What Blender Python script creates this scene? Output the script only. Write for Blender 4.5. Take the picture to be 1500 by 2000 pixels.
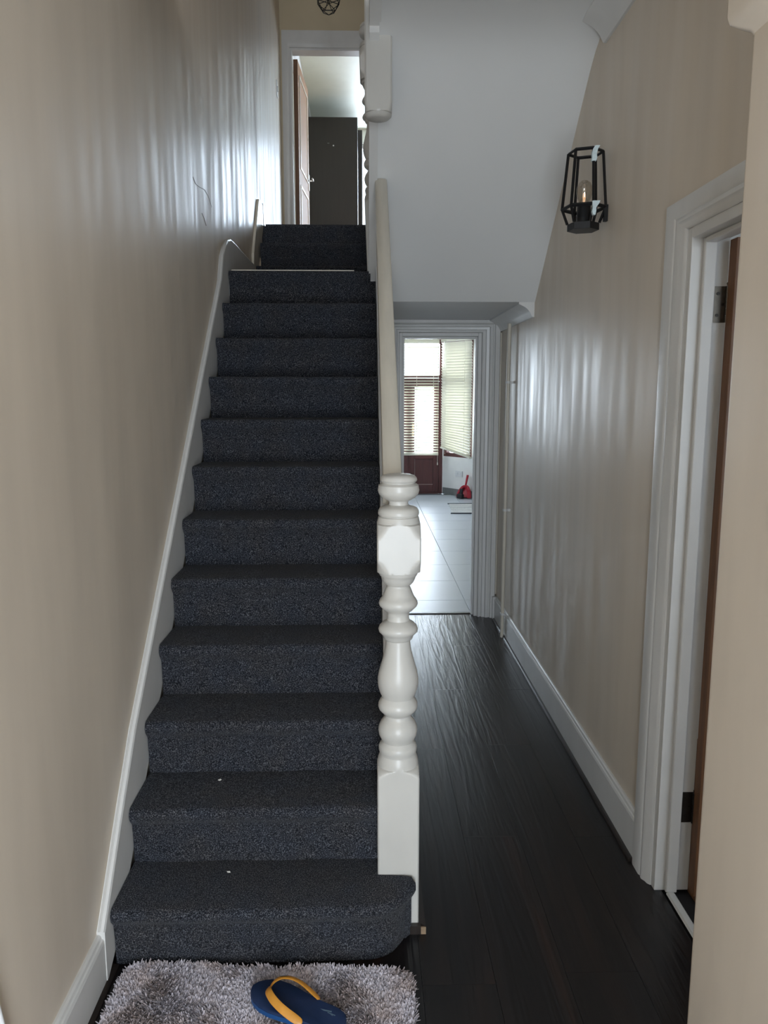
import bpy, bmesh, math, random
import numpy as np
from mathutils import Vector, Matrix

random.seed(7)
rng = np.random.default_rng(7)
for o in list(bpy.data.objects):
    bpy.data.objects.remove(o, do_unlink=True)
S = bpy.context.scene
COL = S.collection
R = math.radians

# ------------------------------------------------------------------ camera
cam_d = bpy.data.cameras.new('camera')
cam = bpy.data.objects.new('camera', cam_d)
COL.objects.link(cam)
cam_d.sensor_fit = 'VERTICAL'
cam_d.sensor_height = 36.0
cam_d.lens = 27.0                      # 1500 px focal length in the 2000 px high frame
cam_d.clip_start = 0.02
cam.location = (0, 0, 1.57)
cam.rotation_euler = (R(90 - 8.755), 0, R(-1.397))
S.camera = cam

# ------------------------------------------------------------------ world, daylight, exposure
S.view_settings.view_transform = 'Standard'
S.view_settings.look = 'None'
S.view_settings.exposure = 0.08
S.view_settings.gamma = 1.0
S.view_settings.use_curve_mapping = False
W = bpy.data.worlds.new('sky')
S.world = W
W.use_nodes = True
bg = W.node_tree.nodes['Background']
bg.inputs['Color'].default_value = (0.80, 0.90, 1.0, 1)
bg.inputs['Strength'].default_value = 1.6


def daylight(name, loc, rot, sx, sy, watt, color):
    """overcast daylight arriving outside a glazed opening"""
    d = bpy.data.lights.new(name, 'AREA')
    d.shape = 'RECTANGLE'
    d.size, d.size_y = sx, sy
    d.energy = watt
    d.color = color
    o = bpy.data.objects.new(name, d)
    COL.objects.link(o)
    o.location = loc
    o.rotation_euler = rot
    return o


SKY = (0.76, 0.88, 1.0)
daylight('added_daylight_front_door', (0.1, -1.40, 1.15), (R(90), 0, 0), 1.3, 2.0, 190, (0.80, 0.90, 1.0))  # main hall light, through the added front door out of view
daylight('added_daylight_upper_front', (0.1, -1.40, 4.25), (R(90), 0, 0), 1.5, 1.3, 165, (0.86, 0.93, 1.0))  # added to brighten the upper landing through an unseen window
daylight('daylight_kitchen_doors', (0.69, 12.75, 1.5), (R(-90), 0, 0), 1.6, 2.3, 300, SKY)
daylight('daylight_kitchen_side', (1.95, 12.25, 1.5), (R(-90), 0, R(-52.5)), 1.0, 2.0, 55, SKY)
daylight('added_daylight_kitchen_window', (-1.4, 11.95, 1.6), (R(-90), 0, 0), 1.7, 1.4, 90, SKY)  # extra kitchen light through an added window out of view
daylight('daylight_bedroom', (0.65, 11.6, 4.2), (R(-90), 0, 0), 1.8, 1.6, 175, (0.70, 0.84, 1.0))
daylight('added_daylight_side_room', (2.3, -0.05, 1.6), (R(90), 0, 0), 1.8, 1.6, 16, SKY)  # weak light for the side room through an added window


# ------------------------------------------------------------------ materials
def new_mat(name):
    m = bpy.data.materials.new(name)
    m.use_nodes = True
    nt = m.node_tree
    return m, nt, nt.nodes['Principled BSDF']


def mat(name, col, rough=0.5, metal=0.0, var=0.0, vscale=(6, 6, 6), bump=0.0, bscale=60.0, spec=0.5,
        rvar=0.0, rscale=None, coat=0.0, bdetail=3.0):
    m, nt, b = new_mat(name)
    N, L = nt.nodes, nt.links
    b.inputs['Base Color'].default_value = (*col, 1)
    b.inputs['Roughness'].default_value = rough
    b.inputs['Metallic'].default_value = metal
    b.inputs['Specular IOR Level'].default_value = spec
    b.inputs['Coat Weight'].default_value = coat
    b.inputs['Coat Roughness'].default_value = 0.25
    tc = N.new('ShaderNodeTexCoord')

    def noise(scale3, detail=3.0):
        mp = N.new('ShaderNodeMapping')
        mp.inputs['Scale'].default_value = scale3
        L.new(tc.outputs['Object'], mp.inputs['Vector'])
        n = N.new('ShaderNodeTexNoise')
        n.inputs['Scale'].default_value = 1.0
        n.inputs['Detail'].default_value = detail
        L.new(mp.outputs['Vector'], n.inputs['Vector'])
        return n
    if var > 0:
        n = noise(vscale, 4.0)
        mr = N.new('ShaderNodeMapRange')
        mr.inputs['From Min'].default_value = 0.3
        mr.inputs['From Max'].default_value = 0.7
        mr.inputs['To Min'].default_value = 1 - var
        mr.inputs['To Max'].default_value = 1 + var
        L.new(n.outputs['Fac'], mr.inputs['Value'])
        mx = N.new('ShaderNodeMix')
        mx.data_type = 'RGBA'
        mx.blend_type = 'MULTIPLY'
        mx.inputs['Factor'].default_value = 1.0
        mx.inputs['A'].default_value = (*col, 1)
        L.new(mr.outputs['Result'], mx.inputs['B'])
        L.new(mx.outputs['Result'], b.inputs['Base Color'])
    if rvar > 0:
        n = noise(rscale or vscale, 5.0)
        mr = N.new('ShaderNodeMapRange')
        mr.inputs['From Min'].default_value = 0.3
        mr.inputs['From Max'].default_value = 0.7
        mr.inputs['To Min'].default_value = max(rough - rvar, 0.02)
        mr.inputs['To Max'].default_value = rough + rvar
        L.new(n.outputs['Fac'], mr.inputs['Value'])
        L.new(mr.outputs['Result'], b.inputs['Roughness'])
    if bump > 0:
        sc = bscale if isinstance(bscale, tuple) else (bscale,) * 3
        n = noise(sc, bdetail)
        bp = N.new('ShaderNodeBump')
        bp.inputs['Strength'].default_value = bump
        bp.inputs['Distance'].default_value = 0.004
        L.new(n.outputs['Fac'], bp.inputs['Height'])
        L.new(bp.outputs['Normal'], b.inputs['Normal'])
    return m


M = {}
# sheen wall paint rolled on vertically: streaky gloss
M['wall'] = mat('beige_sheen_paint', (0.68, 0.59, 0.485), 0.42, var=0.06, vscale=(6, 6, 0.9), bump=0.032,
                bscale=(16, 16, 2.2), rvar=0.13, rscale=(10, 10, 1.3), spec=0.42, bdetail=0.0)
M['ceil'] = mat('white_ceiling_paint', (0.74, 0.74, 0.73), 0.6, var=0.02, vscale=(2, 2, 2), bump=0.03, bscale=30)
M['newel'] = mat('newel_white_darkened_for_light', (0.56, 0.54, 0.50), 0.34, var=0.04, vscale=(9, 9, 5), bump=0.05, bscale=40)  # same white paint as the woodwork, slightly creamier, darkened against the front light
M['white'] = mat('white_gloss_woodwork', (0.68, 0.67, 0.65), 0.32, var=0.04, vscale=(9, 9, 5), bump=0.05, bscale=40)
M['cream'] = mat('worn_cream_gloss', (0.62, 0.57, 0.48), 0.34, var=0.07, vscale=(30, 4, 4), bump=0.06, bscale=(60, 8, 8))
M['lintel'] = mat('cream_lintel_paint', (0.60, 0.50, 0.34), 0.5, var=0.03)
M['kwall'] = mat('kitchen_white_paint', (0.80, 0.80, 0.78), 0.5, var=0.02)
M['bwall'] = mat('bedroom_pale_paint', (0.84, 0.85, 0.77), 0.5, var=0.02)
M['cable'] = mat('white_plastic_cable', (0.8, 0.8, 0.8), 0.35, var=0.02)
M['black'] = mat('black_lamp_metal', (0.012, 0.012, 0.013), 0.42, metal=0.3, var=0.15, vscale=(40, 40, 40))
M['steel'] = mat('brushed_hinge_steel', (0.13, 0.115, 0.095), 0.38, metal=0.9, var=0.15, vscale=(60, 60, 60))
M['darkmetal'] = mat('dark_hinge_metal', (0.05, 0.045, 0.04), 0.4, metal=0.8, var=0.15, vscale=(60, 60, 60))
M['mahog'] = mat('dark_red_stained_frame', (0.085, 0.020, 0.018), 0.4, var=0.2, vscale=(30, 30, 3))
M['pine'] = mat('orange_brown_door_wood', (0.40, 0.20, 0.085), 0.6, var=0.22, vscale=(60, 60, 3), bump=0.05, bscale=(80, 80, 5))
M['pineedge'] = mat('brown_door_edge_wood', (0.16, 0.075, 0.035), 0.5, var=0.2, vscale=(60, 60, 4))
M['wardrobe'] = mat('black_brown_wardrobe', (0.016, 0.012, 0.010), 0.45, var=0.15, vscale=(30, 30, 3))
M['skirt_grey'] = mat('grey_skirting_tile', (0.17, 0.18, 0.18), 0.45, var=0.08, vscale=(14, 14, 14))
M['blackgap'] = mat('dark_floor_edge_trim', (0.020, 0.014, 0.011), 0.35, var=0.2, vscale=(30, 5, 30))
M['rawwood'] = mat('raw_cut_wood', (0.26, 0.18, 0.11), 0.7, var=0.15, vscale=(60, 60, 60))
M['red'] = mat('red_plastic', (0.42, 0.012, 0.03), 0.35, var=0.05)
M['bristle'] = mat('black_bristles', (0.02, 0.018, 0.022), 0.7, var=0.3, vscale=(120, 120, 20))
M['mat_pale'] = mat('pale_grey_woven_mat', (0.50, 0.50, 0.48), 0.8, var=0.1, vscale=(60, 10, 10), bump=0.2, bscale=(20, 150, 20))
M['mat_dark'] = mat('dark_mat_binding', (0.05, 0.055, 0.07), 0.8, var=0.1)
M['sole'] = mat('navy_foam_sole', (0.006, 0.022, 0.075), 0.55, var=0.12, vscale=(30, 30, 30), bump=0.05, bscale=200)
M['sole_side'] = mat('blue_foam_midsole', (0.012, 0.07, 0.22), 0.5, var=0.08, vscale=(30, 30, 30))
M['strap'] = mat('tan_rubber_strap', (0.62, 0.27, 0.035), 0.4, var=0.10, vscale=(40, 40, 40))
M['print'] = mat('grey_heel_print', (0.10, 0.16, 0.22), 0.6, var=0.05)
M['tag'] = mat('black_strap_tag', (0.01, 0.01, 0.012), 0.4, var=0.05)
M['tape'] = mat('white_masking_tape', (0.62, 0.72, 0.74), 0.6, var=0.12, vscale=(60, 60, 60), bump=0.3, bscale=120)
M['crumb'] = mat('white_paper_scrap', (0.75, 0.73, 0.68), 0.8, var=0.05)
M['scuff'] = mat('dark_scuff', (0.20, 0.17, 0.15), 0.7, var=0.1)
M['brass'] = mat('pale_brass_handle', (0.65, 0.52, 0.30), 0.3, metal=1.0, var=0.05)
M['chrome'] = mat('satin_chrome', (0.55, 0.54, 0.52), 0.3, metal=1.0, var=0.05)
M['plate'] = mat('white_plastic_plate', (0.72, 0.73, 0.74), 0.35, var=0.02)
M['pine_line'] = mat('worn_red_groove', (0.30, 0.20, 0.19), 0.5, var=0.1)


def carpet_mat():
    m, nt, b = new_mat('charcoal_loop_carpet')
    N, L = nt.nodes, nt.links
    tc = N.new('ShaderNodeTexCoord')
    n1 = N.new('ShaderNodeTexNoise')
    n1.inputs['Scale'].default_value = 340.0
    n1.inputs['Detail'].default_value = 1.0
    n2 = N.new('ShaderNodeTexNoise')
    n2.inputs['Scale'].default_value = 9.0
    n2.inputs['Detail'].default_value = 3.0
    L.new(tc.outputs['Object'], n1.inputs['Vector'])
    L.new(tc.outputs['Object'], n2.inputs['Vector'])
    cr = N.new('ShaderNodeValToRGB')
    e = cr.color_ramp.elements
    e[0].position = 0.36
    e[0].color = (0.007, 0.0078, 0.0105, 1)
    e[1].position = 0.72
    e[1].color = (0.135, 0.140, 0.152, 1)
    x = cr.color_ramp.elements.new(0.52)
    x.color = (0.027, 0.029, 0.037, 1)
    L.new(n1.outputs['Fac'], cr.inputs['Fac'])
    cr2 = N.new('ShaderNodeValToRGB')
    e = cr2.color_ramp.elements
    e[0].position = 0.35
    e[0].color = (1.06, 1.0, 0.94, 1)
    e[1].position = 0.65
    e[1].color = (0.95, 0.98, 1.03, 1)
    L.new(n2.outputs['Fac'], cr2.inputs['Fac'])
    mx = N.new('ShaderNodeMix')
    mx.data_type = 'RGBA'
    mx.blend_type = 'MULTIPLY'
    mx.inputs['Factor'].default_value = 1.0
    L.new(cr.outputs['Color'], mx.inputs['A'])
    L.new(cr2.outputs['Color'], mx.inputs['B'])
    L.new(mx.outputs['Result'], b.inputs['Base Color'])
    bp = N.new('ShaderNodeBump')
    bp.inputs['Strength'].default_value = 0.7
    bp.inputs['Distance'].default_value = 0.004
    L.new(n1.outputs['Fac'], bp.inputs['Height'])
    L.new(bp.outputs['Normal'], b.inputs['Normal'])
    b.inputs['Roughness'].default_value = 0.95
    b.inputs['Specular IOR Level'].default_value = 0.15
    b.inputs['Sheen Weight'].default_value = 0.06
    b.inputs['Sheen Roughness'].default_value = 0.5
    return m


M['carpet'] = carpet_mat()


def plank_mat():
    m, nt, b = new_mat('dark_walnut_laminate')
    N, L = nt.nodes, nt.links
    tc = N.new('ShaderNodeTexCoord')
    oi = N.new('ShaderNodeObjectInfo')
    mp = N.new('ShaderNodeMapping')
    mp.inputs['Scale'].default_value = (11, 0.75, 1)
    off = N.new('ShaderNodeVectorMath')
    off.operation = 'ADD'
    mul = N.new('ShaderNodeMath')
    mul.operation = 'MULTIPLY'
    mul.inputs[1].default_value = 37.0
    L.new(oi.outputs['Random'], mul.inputs[0])
    cmb = N.new('ShaderNodeCombineXYZ')
    L.new(mul.outputs['Value'], cmb.inputs['Y'])
    L.new(tc.outputs['Object'], off.inputs[0])
    L.new(cmb.outputs['Vector'], off.inputs[1])
    L.new(off.outputs['Vector'], mp.inputs['Vector'])
    n1 = N.new('ShaderNodeTexNoise')
    n1.inputs['Scale'].default_value = 1.0
    n1.inputs['Detail'].default_value = 4.0
    n1.inputs['Distortion'].default_value = 0.25
    L.new(mp.outputs['Vector'], n1.inputs['Vector'])
    cr = N.new('ShaderNodeValToRGB')
    e = cr.color_ramp.elements
    e[0].position = 0.46
    e[0].color = (0.0075, 0.0062, 0.0065, 1)
    e[1].position = 0.80
    e[1].color = (0.042, 0.018, 0.012, 1)
    x = cr.color_ramp.elements.new(0.62)
    x.color = (0.014, 0.0095, 0.0085, 1)
    L.new(n1.outputs['Fac'], cr.inputs['Fac'])
    L.new(cr.outputs['Color'], b.inputs['Base Color'])
    # embossed grain
    mp2 = N.new('ShaderNodeMapping')
    mp2.inputs['Scale'].default_value = (60, 5, 1)
    L.new(off.outputs['Vector'], mp2.inputs['Vector'])
    n2 = N.new('ShaderNodeTexNoise')
    n2.inputs['Scale'].default_value = 1.0
    n2.inputs['Detail'].default_value = 3.0
    n2.inputs['Distortion'].default_value = 1.2
    L.new(mp2.outputs['Vector'], n2.inputs['Vector'])
    wv = N.new('ShaderNodeMath')
    wv.operation = 'SINE'
    m3 = N.new('ShaderNodeMath')
    m3.operation = 'MULTIPLY'
    m3.inputs[1].default_value = 42.0
    L.new(n1.outputs['Fac'], m3.inputs[0])
    L.new(m3.outputs['Value'], wv.inputs[0])
    ad = N.new('ShaderNodeMath')
    ad.operation = 'ADD'
    L.new(wv.outputs['Value'], ad.inputs[0])
    L.new(n2.outputs['Fac'], ad.inputs[1])
    bp = N.new('ShaderNodeBump')
    bp.inputs['Strength'].default_value = 0.15
    bp.inputs['Distance'].default_value = 0.002
    L.new(ad.outputs['Value'], bp.inputs['Height'])
    L.new(bp.outputs['Normal'], b.inputs['Normal'])
    b.inputs['Roughness'].default_value = 0.29
    b.inputs['Specular IOR Level'].default_value = 0.42
    return m


M['plank'] = plank_mat()
M['underfloor'] = mat('dark_underfloor', (0.012, 0.010, 0.010), 0.9, var=0.1)
M['tile'] = mat('pale_grey_floor_tile', (0.44, 0.47, 0.51), 0.34, var=0.02, vscale=(3, 3, 3))
M['grout'] = mat('grey_grout', (0.20, 0.21, 0.22), 0.8, var=0.05)


def shag_mat():
    m, nt, b = new_mat('grey_lilac_shag')
    N, L = nt.nodes, nt.links
    tc = N.new('ShaderNodeTexCoord')
    n1 = N.new('ShaderNodeTexNoise')
    n1.inputs['Scale'].default_value = 120.0
    n2 = N.new('ShaderNodeTexNoise')
    n2.inputs['Scale'].default_value = 11.0
    L.new(tc.outputs['Object'], n1.inputs['Vector'])
    L.new(tc.outputs['Object'], n2.inputs['Vector'])
    cr = N.new('ShaderNodeValToRGB')
    e = cr.color_ramp.elements
    e[0].position = 0.3
    e[0].color = (0.34, 0.31, 0.33, 1)
    e[1].position = 0.7
    e[1].color = (0.70, 0.65, 0.70, 1)
    L.new(n1.outputs['Fac'], cr.inputs['Fac'])
    cr2 = N.new('ShaderNodeValToRGB')
    e = cr2.color_ramp.elements
    e[0].position = 0.38
    e[0].color = (0.86, 0.78, 0.72, 1)
    e[1].position = 0.56
    e[1].color = (1, 1, 1.02, 1)
    L.new(n2.outputs['Fac'], cr2.inputs['Fac'])
    mx = N.new('ShaderNodeMix')
    mx.data_type = 'RGBA'
    mx.blend_type = 'MULTIPLY'
    mx.inputs['Factor'].default_value = 1.0
    L.new(cr.outputs['Color'], mx.inputs['A'])
    L.new(cr2.outputs['Color'], mx.inputs['B'])
    L.new(mx.outputs['Result'], b.inputs['Base Color'])
    b.inputs['Roughness'].default_value = 0.8
    b.inputs['Sheen Weight'].default_value = 0.2
    return m


M['shag'] = shag_mat()


def glass_mat(name, tint=(1, 1, 1), gloss=0.07):
    m = bpy.data.materials.new(name)
    m.use_nodes = True
    nt = m.node_tree
    nt.nodes.clear()
    o = nt.nodes.new('ShaderNodeOutputMaterial')
    mx = nt.nodes.new('ShaderNodeMixShader')
    t = nt.nodes.new('ShaderNodeBsdfTransparent')
    g = nt.nodes.new('ShaderNodeBsdfGlossy')
    t.inputs['Color'].default_value = (*tint, 1)
    g.inputs['Roughness'].default_value = 0.03
    mx.inputs['Fac'].default_value = gloss
    nt.links.new(t.outputs[0], mx.inputs[1])
    nt.links.new(g.outputs[0], mx.inputs[2])
    nt.links.new(mx.outputs[0], o.inputs['Surface'])
    return m


M['glass'] = glass_mat('window_glass')
M['bulb'] = glass_mat('clear_bulb_glass', (0.88, 0.84, 0.78), 0.22)


def slat_mat():
    m, nt, b = new_mat('cream_blind_slat')
    b.inputs['Base Color'].default_value = (0.78, 0.76, 0.66, 1)
    b.inputs['Roughness'].default_value = 0.45
    N, L = nt.nodes, nt.links
    tr = N.new('ShaderNodeBsdfTranslucent')
    tr.inputs['Color'].default_value = (0.80, 0.78, 0.66, 1)
    mx = N.new('ShaderNodeMixShader')
    mx.inputs['Fac'].default_value = 0.25
    L.new(b.outputs[0], mx.inputs[1])
    L.new(tr.outputs[0], mx.inputs[2])
    L.new(mx.outputs[0], N['Material Output'].inputs['Surface'])
    return m


M['slat'] = slat_mat()


def filament_mat():
    m, nt, b = new_mat('warm_filament')
    b.inputs['Base Color'].default_value = (0.9, 0.6, 0.35, 1)
    b.inputs['Emission Color'].default_value = (1.0, 0.62, 0.36, 1)
    b.inputs['Emission Strength'].default_value = 0.7
    return m


M['filament'] = filament_mat()


# ------------------------------------------------------------------ mesh helpers
class MB:
    def __init__(self):
        self.v, self.f = [], []

    def add(self, vs, fs):
        n = len(self.v)
        self.v += [tuple(map(float, p)) for p in vs]
        self.f += [tuple(n + i for i in f) for f in fs]
        return self

    def box(self, x0, x1, y0, y1, z0, z1):
        return self.add([(x0, y0, z0), (x1, y0, z0), (x1, y1, z0), (x0, y1, z0),
                         (x0, y0, z1), (x1, y0, z1), (x1, y1, z1), (x0, y1, z1)],
                        [(0, 3, 2, 1), (4, 5, 6, 7), (0, 1, 5, 4), (1, 2, 6, 5), (2, 3, 7, 6), (3, 0, 4, 7)])

    def cbox(self, x0, x1, y0, y1, z0, z1, c):
        """box with chamfered top edges"""
        return self.rings([[(x0, y0, z0), (x1, y0, z0), (x1, y1, z0), (x0, y1, z0)],
                           [(x0, y0, z1 - c), (x1, y0, z1 - c), (x1, y1, z1 - c), (x0, y1, z1 - c)],
                           [(x0 + c, y0 + c, z1), (x1 - c, y0 + c, z1), (x1 - c, y1 - c, z1), (x0 + c, y1 - c, z1)]])

    def rings(self, rs, cap=True, loop=False):
        n = len(rs[0])
        vs = [p for r in rs for p in r]
        fs = []
        k = len(rs)
        for i in range(k if loop else k - 1):
            j = (i + 1) % k
            for a in range(n):
                c = (a + 1) % n
                fs.append((i * n + a, i * n + c, j * n + c, j * n + a))
        if cap and not loop:
            fs.append(tuple(reversed(range(n))))
            fs.append(tuple(range((k - 1) * n, k * n)))
        return self.add(vs, fs)

    def prism(self, poly, axis, a0, a1):
        def p3(q, a):
            return {'x': (a, q[0], q[1]), 'y': (q[0], a, q[1]), 'z': (q[0], q[1], a)}[axis]
        return self.rings([[p3(q, a0) for q in poly], [p3(q, a1) for q in poly]])

    def lathe(self, prof, c=(0, 0, 0), n=24, axis='z'):
        rs = []
        for r_, h_ in prof:
            ring = []
            for i in range(n):
                t = 2 * math.pi * i / n
                a, b = r_ * math.cos(t), r_ * math.sin(t)
                q = {'z': (a, b, h_), 'y': (a, h_, b), 'x': (h_, a, b)}[axis]
                ring.append((c[0] + q[0], c[1] + q[1], c[2] + q[2]))
            rs.append(ring)
        return self.rings(rs)

    def tube(self, path, r, n=8, closed=False):
        P = [Vector(p) for p in path]
        rs = []
        k = len(P)
        up = None
        for i, p in enumerate(P):
            if closed:
                d = (P[(i + 1) % k] - P[i - 1])
            else:
                d = P[min(i + 1, k - 1)] - P[max(i - 1, 0)]
            d.normalize()
            if up is None:
                up = Vector((0, 0, 1)) if abs(d.z) < 0.9 else Vector((1, 0, 0))
            s = d.cross(up)
            if s.length < 1e-6:
                s = d.cross(Vector((0, 1, 0)))
            s.normalize()
            up = s.cross(d).normalized()
            rr = r[i] if isinstance(r, (list, tuple)) else r
            rs.append([p + s * (rr * math.cos(2 * math.pi * a / n)) + up * (rr * math.sin(2 * math.pi * a / n)) for a in range(n)])
        return self.rings(rs, loop=closed)

    def bar(self, p0, p1, w, d=None):
        """square section bar between two points"""
        return self.tube([p0, p1], (w if d is None else w) * 0.7071, n=4)

    def sweep(self, path, sections):
        """sections: per path point list of (side, up) offsets; side = horizontal normal"""
        P = [Vector(p) for p in path]
        rs = []
        for i, p in enumerate(P):
            d = P[min(i + 1, len(P) - 1)] - P[max(i - 1, 0)]
            d.normalize()
            s = d.cross(Vector((0, 0, 1))).normalized()
            u = s.cross(d).normalized()
            rs.append([p + s * a + u * b for a, b in sections[i]])
        return self.rings(rs)

    def build(self, name, m, parent=None, smooth=False, bevel=0.0, seg=2):
        me = bpy.data.meshes.new(name)
        me.from_pydata(self.v, [], self.f)
        bm = bmesh.new()
        bm.from_mesh(me)
        bmesh.ops.recalc_face_normals(bm, faces=bm.faces)
        bm.to_mesh(me)
        bm.free()
        me.materials.append(M[m])
        o = bpy.data.objects.new(name, me)
        COL.objects.link(o)
        if smooth:
            me.polygons.foreach_set('use_smooth', [True] * len(me.polygons))
            me.set_sharp_from_angle(angle=R(38))
        if bevel > 0:
            bv = o.modifiers.new('edge', 'BEVEL')
            bv.width = bevel
            bv.segments = seg
            bv.limit_method = 'ANGLE'
            bv.angle_limit = R(40)
        if parent is not None:
            put(o, parent)
        return o


def put(o, parent):
    """parent keeping the world placement (parents are only translated)"""
    o.parent = parent
    w = parent.location.copy()
    q = parent.parent
    while q is not None:
        w += q.location
        q = q.parent
    o.location = o.location - w


def thing(name, loc, label, cat, group=None, kind=None):
    e = bpy.data.objects.new(name, None)
    e.empty_display_size = 0.05
    COL.objects.link(e)
    e.location = loc
    tag(e, label, cat, group, kind)
    return e


def tag(o, label=None, cat=None, group=None, kind=None):
    if label:
        o['label'] = label
    if cat:
        o['category'] = cat
    if group:
        o['group'] = group
    if kind:
        o['kind'] = kind
    return o


def arc(cx, cy, r, a0, a1, n):
    return [(cx + r * math.cos(R(a0 + (a1 - a0) * i / n)), cy + r * math.sin(R(a0 + (a1 - a0) * i / n))) for i in range(n + 1)]


# ------------------------------------------------------------------ main measures
XL, XR = -0.72, 0.92            # hall walls
RI, GO, Y0 = 0.1828, 0.1978, 1.907   # riser, going, first nosing
ZL = 12 * RI                    # half landing
ZU = 15 * RI                    # rear upper floor
ZC = 2.97                       # hall ceiling
ZT = 5.15                       # upper ceiling
YF = -1.10                      # front of the house (behind the camera)
YK = 5.30                       # kitchen doorway wall
SX0, SX1 = -0.696, 0.056         # carpet width of the flight

# ------------------------------------------------------------------ the shell
w = MB()
w.box(XL - 0.2, XL, YF, YK + 0.14, 0, ZT)
w.add([(XL, YK + .14, 2.5), (XL, 5.60, 2.5), (-0.78, 7.82, 2.5), (XL - .2, 7.82, 2.5), (XL - .2, YK + .14, 2.5),
       (XL, YK + .14, ZT), (XL, 5.60, ZT), (-0.78, 7.82, ZT), (XL - .2, 7.82, ZT), (XL - .2, YK + .14, ZT)],
      [(0, 1, 2, 3, 4), (9, 8, 7, 6, 5), (0, 5, 6, 1), (1, 6, 7, 2), (2, 7, 8, 3), (3, 8, 9, 4), (4, 9, 5, 0)])
wall_left = tag(w.build('wall_left', 'wall'), 'beige satin painted wall rising beside the carpeted stairs', 'wall', kind='structure')

DY0, DY1, DZ = 1.47, 2.25, 2.03   # side doorway
w = MB()
w.box(XR, XR + .105, YF, DY0, 0, ZT)
w.box(XR, XR + .105, DY1, YK + .12, 0, ZT)
w.box(XR, XR + .105, DY0, DY1, DZ, ZT)
w.box(XR, XR + .13, YK + .12, 7.82, 2.5, ZT)
wall_right = tag(w.build('wall_right', 'wall'), 'beige satin wall of the passage carrying the black wall lantern', 'wall', kind='structure')

# pier in the foreground with its corbel
p = MB()
fil = arc(0.68 + .022, 1.45 - .022, .022, 180, 90, 6)
p.prism([(XR + .01, YF), (0.68, YF)] + fil + [(XR + .01, 1.45)], 'z', 0, 2.19)
def pier_ring(dx, z, r_):
    return [(XR + .01, YF, z), (0.68 - dx, YF, z)] + [(a, b, z) for a, b in arc(0.68 - dx + r_, 1.45 + dx * .4 - r_, r_, 180, 90, 6)] + [(XR + .01, 1.45 + dx * .4, z)]
p.rings([pier_ring(0, 2.19, .022), pier_ring(.006, 2.198, .022), pier_ring(.022, 2.206, .015), pier_ring(.034, 2.214, .010),
         pier_ring(.038, 2.225, .010), pier_ring(.038, ZC, .010)])
tag(p.build('wall_pier', 'wall', smooth=True), 'beige plaster wall end with rounded corner and small corbel before the side doorway', 'wall', kind='structure')

KX0, KX1, KZ = 0.233, 0.79, 1.976
w = MB()
w.box(XL - .2, KX0, YK, YK + .12, 0, 2.06)
w.box(KX1, XR + .13, YK, YK + .12, 0, 2.06)
w.box(KX0, KX1, YK, YK + .12, KZ, 2.06)
w.box(XL - .2, XR + .13, YK, 5.66, 2.07, 2.18)
w.box(XL - .2, XR + .13, 5.66, 5.70, 2.07, ZU - .21)
w.box(-2.5, XL - .2, YK, YK + .12, 0, 2.6)
w.box(XR + .13, 2.0, YK, YK + .12, 0, 2.6)
tag(w.build('wall_back', 'wall'), 'beige wall around the kitchen doorway at the end of the passage', 'wall', kind='structure')

# front wall behind the camera with openings for the added door and window
w = MB()
w.box(XL - .2, -0.36, YF - .15, YF, 0, ZT)
w.box(0.56, XR + .13, YF - .15, YF, 0, ZT)
w.box(-0.36, 0.56, YF - .15, YF, 2.09, 3.65)
w.box(-0.36, 0.56, YF - .15, YF, 4.85, ZT)
tag(w.build('wall_front', 'wall'), 'beige wall around the added glazed front door', 'wall', kind='structure')

# ceilings
c = MB()
c.box(XL, XR, YF, 2.55, ZC, ZC + .13)
c.box(0.04, XR, 2.55, 3.02, ZC, ZC + .13)
tag(c.build('ceiling', 'ceil'), 'white flat hall ceiling beside the stairwell', 'ceiling', kind='structure')
c = MB().box(XL - .2, XR + .13, YF - .15, 7.82, ZT, ZT + .12)
tag(c.build('ceiling_upper', 'ceil'), 'white ceiling over the stairwell and upper landing', 'ceiling', kind='structure')


def cornice(name, x_in, z_top, drop, y0, y1, label):
    """ogee coving on the right wall"""
    w_ = XR - x_in
    pts = [(XR, z_top), (x_in, z_top), (x_in, z_top - .010)]
    for i in range(1, 8):
        t = i / 8
        pts.append((x_in + w_ * (t * 0.80 + 0.02), z_top - .010 - (drop - .022) * (0.45 * t ** 0.8 + 0.55 * t ** 3.2)))
    pts += [(XR - .014, z_top - drop + .004), (XR - .010, z_top - drop), (XR, z_top - drop)]
    return tag(MB().prism(pts, 'y', y0, y1).build(name, 'white', smooth=True), label, 'coving', kind='structure')


cornice('trim_1', 0.825, ZC, 0.085, YF, 3.13, 'white moulded coving along the hall ceiling, cut off short at the sloping soffit')
cornice('trim_2', 0.835, 2.06, 0.078, 4.262, YK - .002, 'white moulded coving under the half landing with its cut end showing')

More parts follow.
